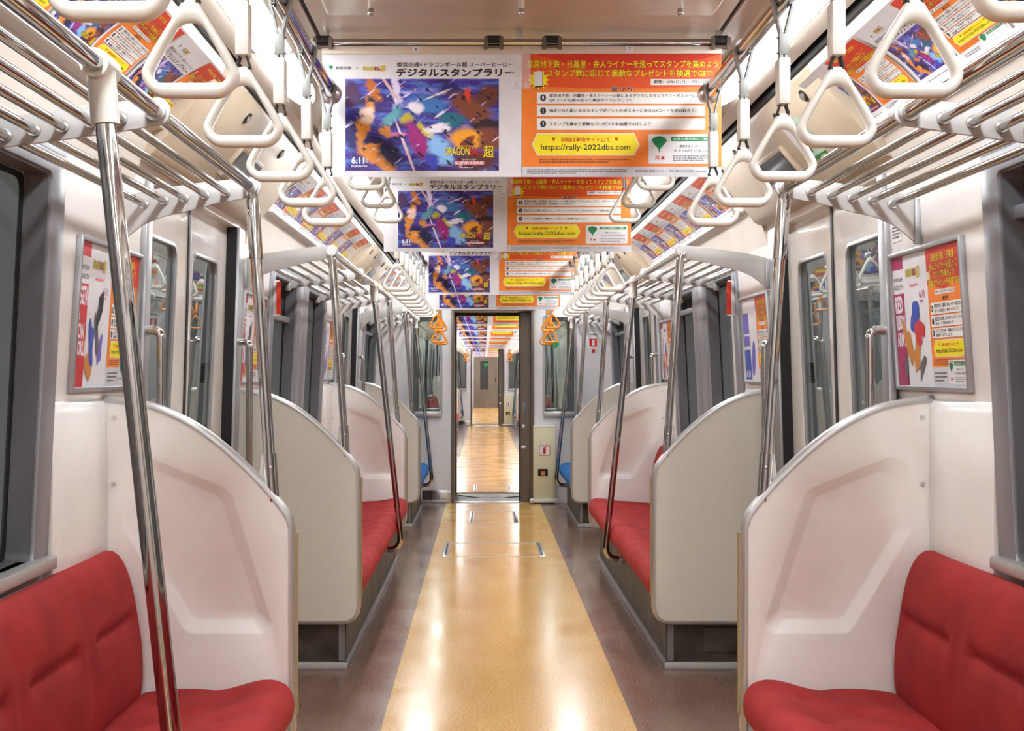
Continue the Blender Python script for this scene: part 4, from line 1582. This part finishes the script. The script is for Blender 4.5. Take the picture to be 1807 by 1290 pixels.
def hang_pair(n, y, where, protos_=[None, None, None]):
    """rail across the car with a picture sheet and a rules sheet"""
    zt = 2.053
    r = thing('poster_rail', 'chrome poster rail across the ceiling, %s' % where, 'poster rail', (0.008, y, zt), 'poster rails across the ceiling') if protos_[2] is None else None
    if r:
        b = MB()
        b.tube([(-0.515, y + 0.004, zt), (0.540, y + 0.004, zt)], 0.0105, 14)
        ra = b.build('rail', chrome, r)
        for x in (-0.505, -0.065, 0.085, 0.52):
            c = MB()
            c.box(x - 0.020, x + 0.020, y - 0.012, y + 0.020, zt - 0.004, zt + 0.016)
            cl = c.build('clamp', black, ra, bevel=0.003)
            c = MB()
            for q in (-0.02, 0.02):
                c.box(x + q - 0.005, x + q + 0.005, y - 0.014, y - 0.010, zt - 0.020, zt + 0.012)
            c.box(x - 0.026, x + 0.026, y - 0.010, y + 0.006, zt - 0.016, zt - 0.010)
            c.build('spring_clip', bronze, ra)
        for x in (-0.50, 0.0, 0.52):
            c = MB()
            c.tube([(x, y + 0.02, zt), (x, y + 0.02, 2.0885)], 0.008, 10)
            c.build('hanger', steel, r)
        protos_[2] = r
    else:
        dup(protos_[2], (0.008, y, zt), label='chrome poster rail across the ceiling, %s' % where)
    for i, (mk, x, word, num) in enumerate(((picture_wide, -0.2505, 'purple picture poster', '6'), (info_wide, 0.2660, 'orange rules poster', '7'))):
        loc = (x, y, zt - 0.006)
        lab = '%s hanging %s' % (word, where)
        if protos_[i] is None:
            r = thing('hanging_poster', lab, 'poster', loc, ('picture' if i == 0 else 'rules') + ' posters hanging along the car')
            c, W_, H_ = mk()
            H2 = H_ + 0.022
            c.emit(r, lambda u, v, l: (u - W_ / 2, -0.0007 - 0.00045 * l, v - H2))
            b = MB()
            b.box(x - W_ / 2, x + W_ / 2, y - 0.0004, y + 0.0006, loc[2] - H2, loc[2])
            b.build('backing', INK['grey'], r, smooth=0)
            b = MB()
            b.box(x - W_ / 2, x + W_ / 2, y - 0.006, y + 0.002, loc[2] - 0.024, loc[2] - 0.006)
            cs = b.build('clip_strip', ceil_m, r, bevel=0.001)
            nb = Canvas()
            nx = -0.014 if i == 0 else 0.020
            nb.rect('sheet', nx - 0.009, -0.019, nx + 0.009, -0.006, 1)
            nb.text('small', num, nx - 0.0035, -0.017, nx + 0.0035, -0.008, 2, 0.02)
            nb.emit(r, lambda u, v, l: (u, -0.0062 - 0.0004 * l, v))
            for s in ((1,) if i == 0 else (-1,)):
                b = MB()
                xx = x + s * (W_ / 2 - 0.012)
                b.box(xx - 0.017, xx + 0.010, y - 0.008, y - 0.006, loc[2] - 0.115, loc[2] - 0.02)
                b.tube([(xx - 0.002, y - 0.006, loc[2] - 0.105), (xx - 0.002, y - 0.011, loc[2] - 0.105)], 0.006, 10)
                b.build('hinge_clip', clearp, cs, bevel=0.001)
            protos_[i] = r
        else:
            dup(protos_[i], loc, label=lab)

clearp = mat('clear_plastic', (0.9, 0.9, 0.9, 1), 0.1)
clearp.node_tree.nodes['Principled BSDF'].inputs['Alpha'].default_value = 0.25

ads = [(3.22, 'before the near door, largest of its row'), (5.20, 'just past the near door, second of its row'), (8.08, 'before the far door, third of its row'), (10.0, 'before the end bulkhead, fourth of its row')]
for n, (y, w) in enumerate(ads):
    hang_pair(n, y, w)
for n, y in enumerate((13.3, 15.2, 18.0, 19.9, 22.9, 24.8, 26.7)):
    hang_pair(n, y, 'in the next car, %s from the gangway' % ORD[n])
for n, y in enumerate((31.0, 34.0, 37.0, 40.0)):
    hang_pair(n, y, 'in the third car, %s from its gangway' % ORD[n])

# ------------------------------------------------------------------ prints with the picture on the left half and the rules on the right half
def rules_tall(c, u0, u1, v0, v1):
    w, h = u1 - u0, v1 - v0
    U = lambda a: u0 + a * w
    V = lambda a: v0 + a * h
    c.rect('orange', u0, V(0.14), u1, v1, 1)
    c.poly('red', [(u0, V(0.74)), (U(.5), V(0.69)), (u1, V(0.76)), (u1, v1), (u0, v1)], 2)
    for s, a, b, p, q in (('都営地下鉄・日暮里・', .16, .86, .90, .955), ('舎人ライナーを巡って', .10, .88, .835, .89), ('スタンプを集めよう!', .2, .8, .775, .83), ('素敵なプレゼントを抽選でGET!', .05, .95, .715, .77)):
        c.text('shadow', s, U(a), V(p), U(b), V(q), 3, 0.03)
        c.text('ylet', s, U(a), V(p), U(b), V(q), 4, 0.01)
    phone_burst(c, U(.06), V(.80), 0.045 * h)
    c.rect('white', U(.22), V(.660), U(.76), V(.695), 3)
    c.text('black', '期間：6月6日(月)～7月31日(日)', U(.24), V(.667), U(.74), V(.688), 4)
    c.text('black', '遊び方', U(.42), V(.615), U(.58), V(.645), 3, 0.02)
    for k, (p, q) in enumerate(((.52, .605), (.43, .51), (.35, .42))):
        c.rect('white', U(.06), V(p), U(.95), V(q), 3)
        disc(c, '123'[k], U(.11), V((p + q) / 2), 0.022 * h)
    c.text('black', '都営地下鉄・日暮里・舎人ライナーの駅にある', U(.17), V(.565), U(.93), V(.595), 4)
    c.text('black', 'QRコードを読み取って専用サイトに行こう！', U(.17), V(.53), U(.85), V(.556), 4)
    c.text('black', '指定された駅にあるスタンプポイントの', U(.17), V(.472), U(.93), V(.50), 4)
    c.text('black', 'QRコードを読み取ろう！', U(.17), V(.44), U(.70), V(.466), 4)
    c.text('black', 'スタンプを集めて素敵なプレゼントを', U(.17), V(.388), U(.93), V(.414), 4)
    c.text('black', '抽選でGETしよう', U(.17), V(.357), U(.62), V(.382), 4)
    web_box(c, U(.08), V(.215), U(.94), V(.33))
    c.dashes('smallo', U(.08), V(.155), U(.92), V(.20), 3, 3, 4, 0.35)
    c.rect('grey', u0, v0, u1, V(.14), 1)
    c.dashes('small', U(.06), V(.03), U(.40), V(.11), 3, 3, 6, 0.35)
    ticket(c, U(.46), V(.02), U(.96), V(.19))

def cove_print():
    W_, H_ = 0.515, 1.0
    A = 0.262
    c = Canvas()
    c.rect('sheet', 0, 0, W_, A, 0, 12)
    h = 0.262
    c.rect('pic', 0.016, 0.040, h - 0.012, A - 0.085, 1, 12)
    ginkgo(c, 0.045, A - 0.036, 0.011, 2)
    logo(c, 0.075, A - 0.042, 0.125, A - 0.024)
    c.text('black', '都営交通×ドラゴンボール超 スーパーヒーロー', 0.022, A - 0.060, h - 0.016, A - 0.049, 2)
    c.text('black', 'デジタルスタンプラリー', 0.022, A - 0.081, h - 0.016, A - 0.063, 2, 0.022)
    c.text('wlet', '6.11', 0.022, 0.050, 0.050, 0.062, 3, 0.03)
    logo(c, h - 0.095, 0.055, h - 0.018, 0.085)
    c.rect('pink', h - 0.085, 0.046, h - 0.025, 0.052, 3, 1)
    c.dashes('small', 0.020, 0.014, h - 0.03, 0.026, 2, 2, 3, 0.4)
    rules_tall(c, h, W_ - 0.004, 0.004, A - 0.004)
    return c, W_, A

cove_c, CW, CA = cove_print()
def cove_fn(u, v, l):
    p = arc(min(1.0, max(0.0, v / CA)), 0.0012 + 0.0004 * l)
    return (-(p.x - 0.90), u - CW / 2, p.y - 1.882)      # left wall; the right wall gets it turned by 180 degrees

cp = None
def cove_poster(side, y, label, group):
    global cp
    loc = (side * 0.90, y, 1.882)
    if cp is None:
        cp = thing('cove_poster', label, 'poster', (-0.90, y, 1.882), group)
        cove_c.emit(cp, cove_fn)
        lip = MB()
        lip.box(-0.900 - 0.090, -0.900 - 0.066, y - CW / 2 - 0.006, y + CW / 2 + 0.006, 1.868, 1.888)
        lip.build('lower_holder', lampbox_m, cp, bevel=0.002)
        cp.location = loc
        cp.rotation_euler = (0, 0, 0 if side < 0 else PI)
        return
    dup(cp, loc, 0 if side < 0 else PI, label, group)

for side, sname in SIDES:
    for k in range(5):
        y = 3.28 - 0.53 * k if side < 0 else 3.30 - 0.53 * k
        cove_poster(side, y, '%s curved cove poster from the near door, above the near %s luggage rack' % (ORD[k], sname), 'curved posters above the near benches')
    for k in range(5):
        cove_poster(side, 5.44 + 0.53 * k, '%s curved cove poster past the near door, above the second %s luggage rack' % (ORD[k], sname), 'curved posters above the second benches')
    for k in range(3):
        cove_poster(side, 10.0 + 0.53 * k, '%s curved cove poster above the far %s luggage rack' % (ORD[k], sname), 'curved posters above the blue benches')
    for k in range(4):
        cove_poster(side, 22.3 + 0.53 * k, '%s curved cove poster on the %s in the next car' % (ORD[k], sname), 'curved posters in the next car')

# ------------------------------------------------------------------ framed wall posters
FW, FH = 0.515, 0.364
def framed(side, y0, y1, style, label):
    yc = (y0 + y1) / 2
    zc = 1.343
    xw = XW(zc)
    r = thing('framed_poster', label, 'framed poster', (side * xw, yc, zc))
    c = Canvas()
    hw = 0.270
    c.rect('sheet', 0, 0, FW, FH, 0)
    band = {'hero': 'crimson', 'ribbon': 'magenta', 'plain': 'blue'}[style]
    if style == 'plain':
        c.rect('lilac', 0.010, 0.21, 0.12, 0.30, 1)
        c.rect('lilac', 0.010, 0.155, 0.12, 0.20, 1)
        c.rect(band, 0.010, 0.010, 0.125, 0.14, 1)
        c.text('wlet', '6.11', 0.02, 0.02, 0.1, 0.05, 2, 0.03)
        c.ellipse('lilac', 0.18, 0.10, 0.035, 0.08, -0.3, 1)
    else:
        c.rect(band, 0.004, 0.325, 0.092, FH - 0.004, 1)
        c.rect(band, 0.004, 0.004, 0.086, 0.258, 1)
        c.text('small', '都営交通×', 0.012, 0.292, 0.085, 0.303, 2)
        c.text('black', 'デジタルスタンプラリー', 0.010, 0.268, 0.088, 0.284, 2, 0.02)
        logo(c, 0.112, 0.286, 0.215, 0.326)
        c.rect('pink', 0.135, 0.272, 0.20, 0.278, 2, 1)
        c.text('magenta', '6.11', 0.205, 0.238, 0.245, 0.258, 2, 0.03)
        c.dashes('magenta', 0.205, 0.226, 0.248, 0.234, 1, 2, 3, 0.5)
        words = (('VEGETA', .205, .252), ('&', .168, .198), ('SON', .122, .162), ('GOKU', .080, .118)) if style == 'hero' else (('RED', .205, .252), ('RIBBON', .158, .200), ('ARMY', .112, .152))
        for s, a, b in words:
            e = 0.082 if len(s) > 3 else 0.020 + 0.017 * len(s)
            c.text('wlet', s, 0.012, a, e, b, 2, 0.03)
        if style == 'hero':
            for a in ((0.185, .20, .018, .050, -.2, 'black'), (0.172, .13, .014, .050, .25, 'small'), (0.205, .10, .012, .045, -.1, 'lilac'), (0.13, .115, .022, .050, .3, 'blue'), (0.12, .06, .022, .045, -.2, 'tan')):
                c.splash(a[5], a[0], a[1], a[2], a[3], a[4], 3 + 0.3 * a[0] * 10, int(a[1] * 1000))
        else:
            for a in ((0.165, .185, .042, .036, 0.3, 'blue'), (0.19, .150, .045, .026, -.4, 'crimson'), (0.10, .12, .026, .055, .3, 'tan'), (0.165, .095, .028, .045, -.3, 'tan'), (0.20, .055, .012, .04, -.5, 'small'), (0.075, .055, .012, .04, .1, 'small')):
                c.splash(a[5], a[0], a[1], a[2], a[3], a[4], 3 + 0.3 * a[0] * 10, int(a[1] * 1000))
    rules_tall(c, hw, FW - 0.004, 0.004, FH - 0.004)
    tilt = -0.0667
    def fn(u, v, l):
        off = 0.006 + 0.0004 * l
        z = v - FH / 2
        if side > 0:
            return (tilt * z - off, -(u - FW / 2), z)
        return (-tilt * z + off, (u - FW / 2), z)
    c.emit(r, fn)
    f = MB(side)
    f.prism([(yc - FW / 2 - 0.008, zc - FH / 2 - 0.008), (yc + FW / 2 + 0.008, zc - FH / 2 - 0.008), (yc + FW / 2 + 0.008, zc + FH / 2 + 0.008), (yc - FW / 2 - 0.008, zc + FH / 2 + 0.008)], 1.084, 1.102, plane='yz',
            holes=[[(yc - FW / 2 + 0.004, zc - FH / 2 + 0.004), (yc + FW / 2 - 0.004, zc - FH / 2 + 0.004), (yc + FW / 2 - 0.004, zc + FH / 2 - 0.004), (yc - FW / 2 + 0.004, zc + FH / 2 - 0.004)]])
    warp(f, lean)
    f.build('frame', alum, r, bevel=0.003)
    b = MB(side)
    b.box(1.0955, 1.1, yc - FW / 2, yc + FW / 2, zc - FH / 2, zc + FH / 2)
    warp(b, lean)
    b.build('backing', INK['grey'], r, smooth=0)
    return r

framed(-1, 2.99, 3.51, 'hero', 'framed poster with a red lettered band, on the left wall above the near partition')
framed(1, 3.00, 3.52, 'ribbon', 'framed poster with a magenta lettered band, on the right wall above the near partition')
framed(-1, 5.03, 5.55, 'hero', 'framed red band poster on the left wall past the near door')
framed(1, 5.05, 5.57, 'plain', 'framed poster with violet blocks, on the right wall past the near door')
framed(-1, 7.60, 8.12, 'plain', 'framed poster on the left wall before the far door')
framed(1, 7.60, 8.12, 'ribbon', 'framed poster on the right wall before the far door')

# ------------------------------------------------------------------ stickers, signs and fittings
def decal(side, name, label, cat, y0, y1, z0, z1, xoff, draw, group=None):
    """thin sign on a side wall; xoff: depth from the wall surface (negative is into the car)"""
    yc, zc = (y0 + y1) / 2, (z0 + z1) / 2
    r = thing(name, label, cat, (side * (XW(zc) + xoff), yc, zc), group)
    w, h = y1 - y0, z1 - z0
    c = Canvas()
    draw(c, w, h)
    def fn(u, v, l):
        off = 0.0015 + 0.0004 * l
        z = v - h / 2
        if side > 0:
            return (-0.0667 * z - off, -(u - w / 2), z)
        return (0.0667 * z + off, u - w / 2, z)
    c.emit(r, fn)
    b = MB(side)
    b.box(1.10 + xoff - 0.0013, 1.10 + xoff, y0, y1, z0, z1)
    warp(b, lean)
    b.build('backing', INK['sheet'], r, smooth=0)
    return r

def door_sticker(c, w, h):
    c.rect('rlet', 0, 0, w, h, 0)
    c.rect('sheet', 0, 0.07 * h, w, 0.93 * h, 1)
    c.ellipse('rlet', 0.40 * w, 0.80 * h, 0.05 * w, 0.07 * h, 0, 2)
    c.ellipse('rlet', 0.58 * w, 0.80 * h, 0.05 * w, 0.07 * h, 0, 2)
    for k in range(4):
        c.dashes('small', 0.06 * w, (0.12 + 0.15 * k) * h, 0.94 * w, (0.20 + 0.15 * k) * h, 1, 2, k + 2, 0.6)

for side, sname in SIDES:
    for d, w in ((DOORC[1], 'near'), (DOORC[2], 'far')):
        decal(side, 'door_sticker', 'red bordered caution sticker on the near pane of the %s %s door' % (w, sname), 'sticker', d - 0.51, d - 0.40, 1.163, 1.239, 0.050, door_sticker, 'caution stickers on the door panes')
        decal(side, 'door_sticker', 'red bordered caution sticker on the far pane of the %s %s door' % (w, sname), 'sticker', d + 0.37, d + 0.48, 1.163, 1.239, 0.050, door_sticker, 'caution stickers on the door panes')

def tri_sticker(c, w, h):
    c.rect('yellow', 0, 0, w, h, 0)
    c.poly('black', [(0.25 * w, 0.15 * h), (0.75 * w, 0.15 * h), (0.5 * w, 0.85 * h)], 1)
decal(1, 'warning_sticker', 'small yellow warning triangle sticker on the right wall over the near partition', 'sticker', 3.33, 3.40, 1.152, 1.180, 0.0, tri_sticker)

def notice(c, w, h):
    c.rect('sheet', 0, 0, w, h, 0)
    c.rect('rlet', 0.30 * w, 0.68 * h, 0.72 * w, 0.96 * h, 1)
    c.rect('sheet', 0.44 * w, 0.74 * h, 0.55 * w, 0.90 * h, 2)
    c.dashes('small', 0.1 * w, 0.1 * h, 0.9 * w, 0.56 * h, 4, 1, 3, 0.5)
decal(1, 'notice_sticker', 'white notice sticker with a red pictogram, high on the right wall beside the near door', 'sticker', 3.435, 3.515, 1.565, 1.645, 0.0, notice)

# side signs standing out from the second bench's windows
for side, sname in SIDES:
    y = 5.66
    r = thing('flag_sign', 'narrow red and white sign standing out beside the second %s window' % sname, 'sign', (side * 1.05, y, 1.45))
    b = MB(side); b.box(1.015, 1.078, y, y + 0.004, 1.46, 1.62); b.build('plate', INK['sheet'], r, bevel=0.001)
    b = MB(side); b.box(1.012, 1.032, y - 0.0015, y + 0.0, 1.465, 1.615); b.build('red_band', INK['red'], r, smooth=0)

def tag_sticker(c, w, h):
    c.rect('sheet', 0, 0, w, h, 0)
    c.rect('yellow', 0, 0, w, 0.42 * h, 1)
for side, sname in SIDES:
    decal(side, 'window_sticker', 'small white and yellow sticker on the window post of the second %s bench' % sname, 'sticker', 7.515, 7.565, 1.39, 1.46, -0.0145, tag_sticker)

# over-door fittings on the near doors
def cover_pt(t):
    a, b = Vector((0.806, 2.035)), Vector((0.985, 1.822))
    return a + (b - a) * t
nrm = Vector((-0.213, -0.179)).normalized()
def on_cover(side, name, label, cat, y0, y1, t0, t1, mat_, thick=0.012, frame=None):
    a, b = cover_pt(t0), cover_pt(t1)
    m = (a + b) / 2
    r = thing(name, label, cat, (side * m.x, (y0 + y1) / 2, m.y))
    p = MB(side)
    q = [a, b, b + nrm * thick, a + nrm * thick]
    p.prism([tuple(v) for v in q], y0, y1)
    ho = p.build('housing', frame or cover_m, r, bevel=0.003)
    p = MB(side)
    d = (b - a).normalized() * 0.012
    q = [a + d + nrm * thick * 0.9, b - d + nrm * thick * 0.9, b - d + nrm * (thick + 0.002), a + d + nrm * (thick + 0.002)]
    p.prism([tuple(v) for v in q], y0 + 0.012, y1 - 0.012)
    p.build('face', mat_, r, smooth=0)
    return r
screen = mat('dark_display', srgb(34, 36, 42), 0.12)
for side, sname in SIDES:
    for c, w in ((DOORC[1], 'near'), (DOORC[2], 'far')):
        on_cover(side, 'display_panel', 'dark passenger display above the %s %s door' % (w, sname), 'display', c - 0.16, c + 0.20, 0.42, 0.86, screen, 0.018)
        for k, yy in enumerate((c - 0.62, c - 0.30, c + 0.34, c + 0.66)):
            a = cover_pt(0.16)
            r = thing('cover_latch', '%s round latch on the cover above the %s %s door' % (ORD[k], w, sname), 'latch', (side * a.x, yy, a.y), 'round latches above the doors')
            m_ = MB(side)
            m_.tube([(a.x, yy, a.y), (a.x + nrm.x * 0.004, yy, a.y + nrm.y * 0.004)], 0.020, 16)
            m_.build('ring', black, r)
            m_ = MB(side)
            m_.tube([(a.x + nrm.x * 0.003, yy, a.y + nrm.y * 0.003), (a.x + nrm.x * 0.010, yy, a.y + nrm.y * 0.010)], 0.011, 12)
            m_.build('knob', steel, r)
# green sticker with two bottles beside the right display
gs = thing('green_sticker', 'pale green sticker with two dark bottle shapes, over the near right door', 'sticker', (0.88, 3.86, 1.94))
c = Canvas()
gw, gh = 0.20, 0.15
c.rect('glet', 0, 0, gw, gh, 0, 1)
c.rect('green', 0, 0, gw, 0.035, 1, 1)
c.rect('sheet', 0.0, 0.035, 0.07, gh, 1, 1)
for k, (a, b) in enumerate(((0.045, 0.055), (0.095, 0.085))):
    c.poly('black', [(a - .010, b - .035), (a + .010, b - .035), (a + .010, b + .010), (a + .003, b + .026), (a + .003, b + .045), (a - .003, b + .045), (a - .003, b + .026), (a - .010, b + .010)], 2)
    c.rect('yellow', a - .010, b - .008, a + .010, b + .006, 3, 1)
c.dashes('small', 0.13, 0.05, 0.19, 0.14, 4, 2, 5, 0.5)
c.rect('yellow', 0.13, 0.008, 0.18, 0.028, 2, 1)
def gfn(u, v, l):
    p = cover_pt(0.90 - 0.62 * v / gh) + nrm * (0.0012 + 0.0004 * l)
    return (p.x - 0.88, 3.86 - 3.86 - (u - gw / 2), p.y - 1.94)
c.emit(gs, gfn)

# floor hatches
def hatch(y0, y1, x0, x1, label):
    r = thing('floor_hatch', label, 'floor hatch', ((x0 + x1) / 2, (y0 + y1) / 2, 0))
    m_ = MB()
    m_.prism([(x0, y0), (x1, y0), (x1, y1), (x0, y1)], 0.0, 0.0025, plane='xy', holes=[[(x0 + 0.006, y0 + 0.008), (x1 - 0.006, y0 + 0.008), (x1 - 0.006, y1 - 0.008), (x0 + 0.006, y1 - 0.008)]])
    m_.build('frame', steel, r, smooth=0)
    for a, b in ((x0 + 0.004, x0 + 0.040), (x1 - 0.040, x1 - 0.004)):
        m_ = MB()
        m_.box(a, b, y0 + 0.004, y1 - 0.004, 0.0, 0.0035)
        m_.build('end_plate', steel, r, bevel=0.001)
        m_ = MB()
        m_.box((a + b) / 2 - 0.006, (a + b) / 2 + 0.006, y0 + 0.03, y1 - 0.03, 0.0034, 0.0042)
        m_.build('slot', black, r, smooth=0)
    return r
hatch(8.14, 8.80, -0.365, 0.315, 'wide floor hatch with steel ends, nearer of two on the amber strip')
hatch(9.97, 10.80, -0.213, 0.19, 'narrow floor hatch with steel ends, farther of two on the amber strip')
hatch(12.75, 13.3, -0.20, 0.20, 'floor hatch just inside the next car')

# end wall of the car: cabinet, kick plate, door leaf, signs
def end_fittings(yb, where):
    far = where != ''
    r = thing('wall_cabinet', ('cream cabinet with an extinguisher sticker, right of the gangway' + where), 'cabinet', (0.46, yb - 0.04, 0.02))
    m_ = MB(); m_.box(0.362, 0.562, yb - 0.085, yb - 0.001, 0.052, 0.705); bo = m_.build('body', cream, r, bevel=0.004)
    m_ = MB(); m_.box(0.405, 0.495, yb - 0.088, yb - 0.083, 0.255, 0.32); re_ = m_.build('recess', dark, bo, smooth=0)
    m_ = MB(); m_.box(0.432, 0.470, yb - 0.090, yb - 0.085, 0.262, 0.30); m_.build('handle', INK['tan'], bo, smooth=0)
    m_ = MB(); m_.box(0.345, 0.585, yb - 0.105, yb - 0.085, 0.012, 0.05); m_.sphere((0.350, yb - 0.098, 0.03), 0.024, 12, 8); m_.build('bumper', ivory, r, bevel=0.003)
    m_ = MB(); m_.box(0.37, 0.555, yb - 0.08, yb - 0.002, 0.0, 0.053); m_.build('base', kick, r, smooth=0)
    m_ = MB(); m_.box(0.362, 0.562, yb - 0.087, yb - 0.001, 0.703, 0.716); m_.build('cap', ivory, r, bevel=0.002)
    c = Canvas()
    c.rect('rlet', 0.415, 0.443, 0.515, 0.538, 1, 1)
    c.rect('sheet', 0.4205, 0.4485, 0.5095, 0.5325, 2, 1)
    c.rect('rlet', 0.452, 0.458, 0.476, 0.512, 3, 1)
    c.poly('rlet', [(0.456, 0.512), (0.472, 0.512), (0.497, 0.524), (0.494, 0.528), (0.462, 0.522)], 3)
    c.emit(r, lambda u, v, l: (u - r.location.x, yb - 0.086 - 0.0006 * l - r.location.y, v - r.location.z))
    r = thing('kick_plate', 'silver kick plate left of the gangway' + where, 'kick plate', (-0.47, yb - 0.004, 0.02))
    m_ = MB(); m_.box(-0.566, GX0 - 0.02, yb - 0.006, yb - 0.0005, 0.03, 0.118); m_.build('plate', steel, r, bevel=0.001)
    m_ = MB(); m_.box(-0.80, GX0 - 0.02, yb - 0.012, yb - 0.0005, 0.0, 0.028); m_.build('skirting', alum, r, bevel=0.002)
    m_ = MB(); m_.box(-0.66, -0.566, yb - 0.004, yb - 0.0005, 0.03, 0.118); m_.build('dark_plate', kick, r, smooth=0)
    # sliding gangway door, open, its leaf edge standing in the opening
    r = thing('gangway_door', 'brown sliding gangway door standing open on the right' + where, 'sliding door', (0.30, yb + 0.08, 0))
    m_ = MB(); m_.box(0.246, 0.42, yb + 0.062, yb + 0.095, 0.0, GT - 0.01); lf = m_.build('leaf', bronze, r, bevel=0.003)
    m_ = MB(); m_.box(0.236, 0.248, yb + 0.058, yb + 0.099, 0.0, GT - 0.01); m_.build('rubber_edge', black, r, bevel=0.002)
    m_ = MB(); m_.box(0.262, 0.292, yb + 0.058, yb + 0.063, 0.80, 0.93); m_.build('finger_pull', frame_dark, lf, bevel=0.002)
    m_ = MB(); m_.box(0.262, 0.292, yb + 0.058, yb + 0.0605, 0.69, 0.72); m_.box(0.255, 0.300, yb + 0.058, yb + 0.0605, 0.50, 0.525); m_.build('plate', steel, r, bevel=0.001)
    # emergency call sign and wheelchair sign
    r = thing('emergency_sign', 'red emergency call sign on the end wall at the right' + where, 'sign', (0.915, yb - 0.002, 1.47))
    m_ = MB(); m_.box(0.875, 0.960, yb - 0.003, yb - 0.0002, 1.43, 1.58); m_.build('plate', INK['sheet'], r, smooth=0)
    c = Canvas()
    c.rect('rlet', 0.881, 1.442, 0.953, 1.515, 1, 1)
    c.rect('sheet', 0.905, 1.452, 0.930, 1.506, 2, 1)
    c.ellipse('rlet', 0.918, 1.40, 0.017, 0.017, 0, 1)
    c.text('black', '非常通報器', 0.885, 1.545, 0.95, 1.562, 1)
    c.emit(r, lambda u, v, l: (u - r.location.x, -0.0016 - 0.0006 * l, v - r.location.z))
    r = thing('priority_sign', 'white and blue sign on the end wall at the left' + where, 'sign', (-0.93, yb - 0.002, 1.43))
    m_ = MB(); m_.box(-0.965, -0.895, yb - 0.003, yb - 0.0002, 1.385, 1.48); m_.build('plate', INK['sheet'], r, smooth=0)
    c = Canvas()
    c.rect('blue', -0.945, 1.40, -0.915, 1.46, 1, 1)
    c.ellipse('sheet', -0.93, 1.44, 0.006, 0.008, 0, 2)
    c.emit(r, lambda u, v, l: (u - r.location.x, -0.0016 - 0.0006 * l, v - r.location.z))
    r = thing('emblem_sticker', 'green fan emblem on the right end wall window' + where, 'sticker', (0.575, yb + 0.018, 1.45))
    c = Canvas()
    ginkgo(c, 0, 0, 0.075, 1)
    c.emit(r, lambda u, v, l: (u, -0.0006 * l, v))
end_fittings(PB, '')
end_fittings(C2B, ' of the next car')

# closed door at the end of the third car
r = thing('end_door', 'small closed grey brown door at the far end of the train', 'sliding door', (0, C3B, 0))
m_ = MB()
m_.prism([(-0.43, 0.0), (0.40, 0.0), (0.40, 1.80), (-0.43, 1.80)], C3B - 0.06, C3B - 0.03, holes=[rounded([(-0.22, 0.62), (0.06, 0.62), (0.06, 1.60), (-0.22, 1.60)], 0.03, 4)])
m_.build('leaf', bronze, r)
m_ = MB(); m_.box(-0.22, 0.06, C3B - 0.048, C3B - 0.042, 0.62, 1.60); m_.build('pane', glass, r, smooth=0)
m_ = MB(); m_.box(0.30, 0.33, C3B - 0.08, C3B - 0.06, 0.90, 1.02); m_.build('handle', dark, r, bevel=0.003)
c = Canvas(); ginkgo(c, -0.02, 1.45, 0.18, 1)
c.emit(r, lambda u, v, l: (u, -0.052 - 0.001 * l, v))
w = MB()
w.prism([(-1.12, 0), (-0.44, 0), (-0.44, 1.81), (0.41, 1.81), (0.41, 0), (1.12, 0), (1.12, 2.13), (-1.12, 2.13)], C3B - 0.02, C3B + 0.04)
struct(w.build('wall_end', bulk_m, smooth=0))
m_ = MB(); m_.box(-0.5, 0.5, C3B + 0.3, C3B + 0.33, 0, 2.1); struct(m_.build('wall_gap', tunnel_m, smooth=0))
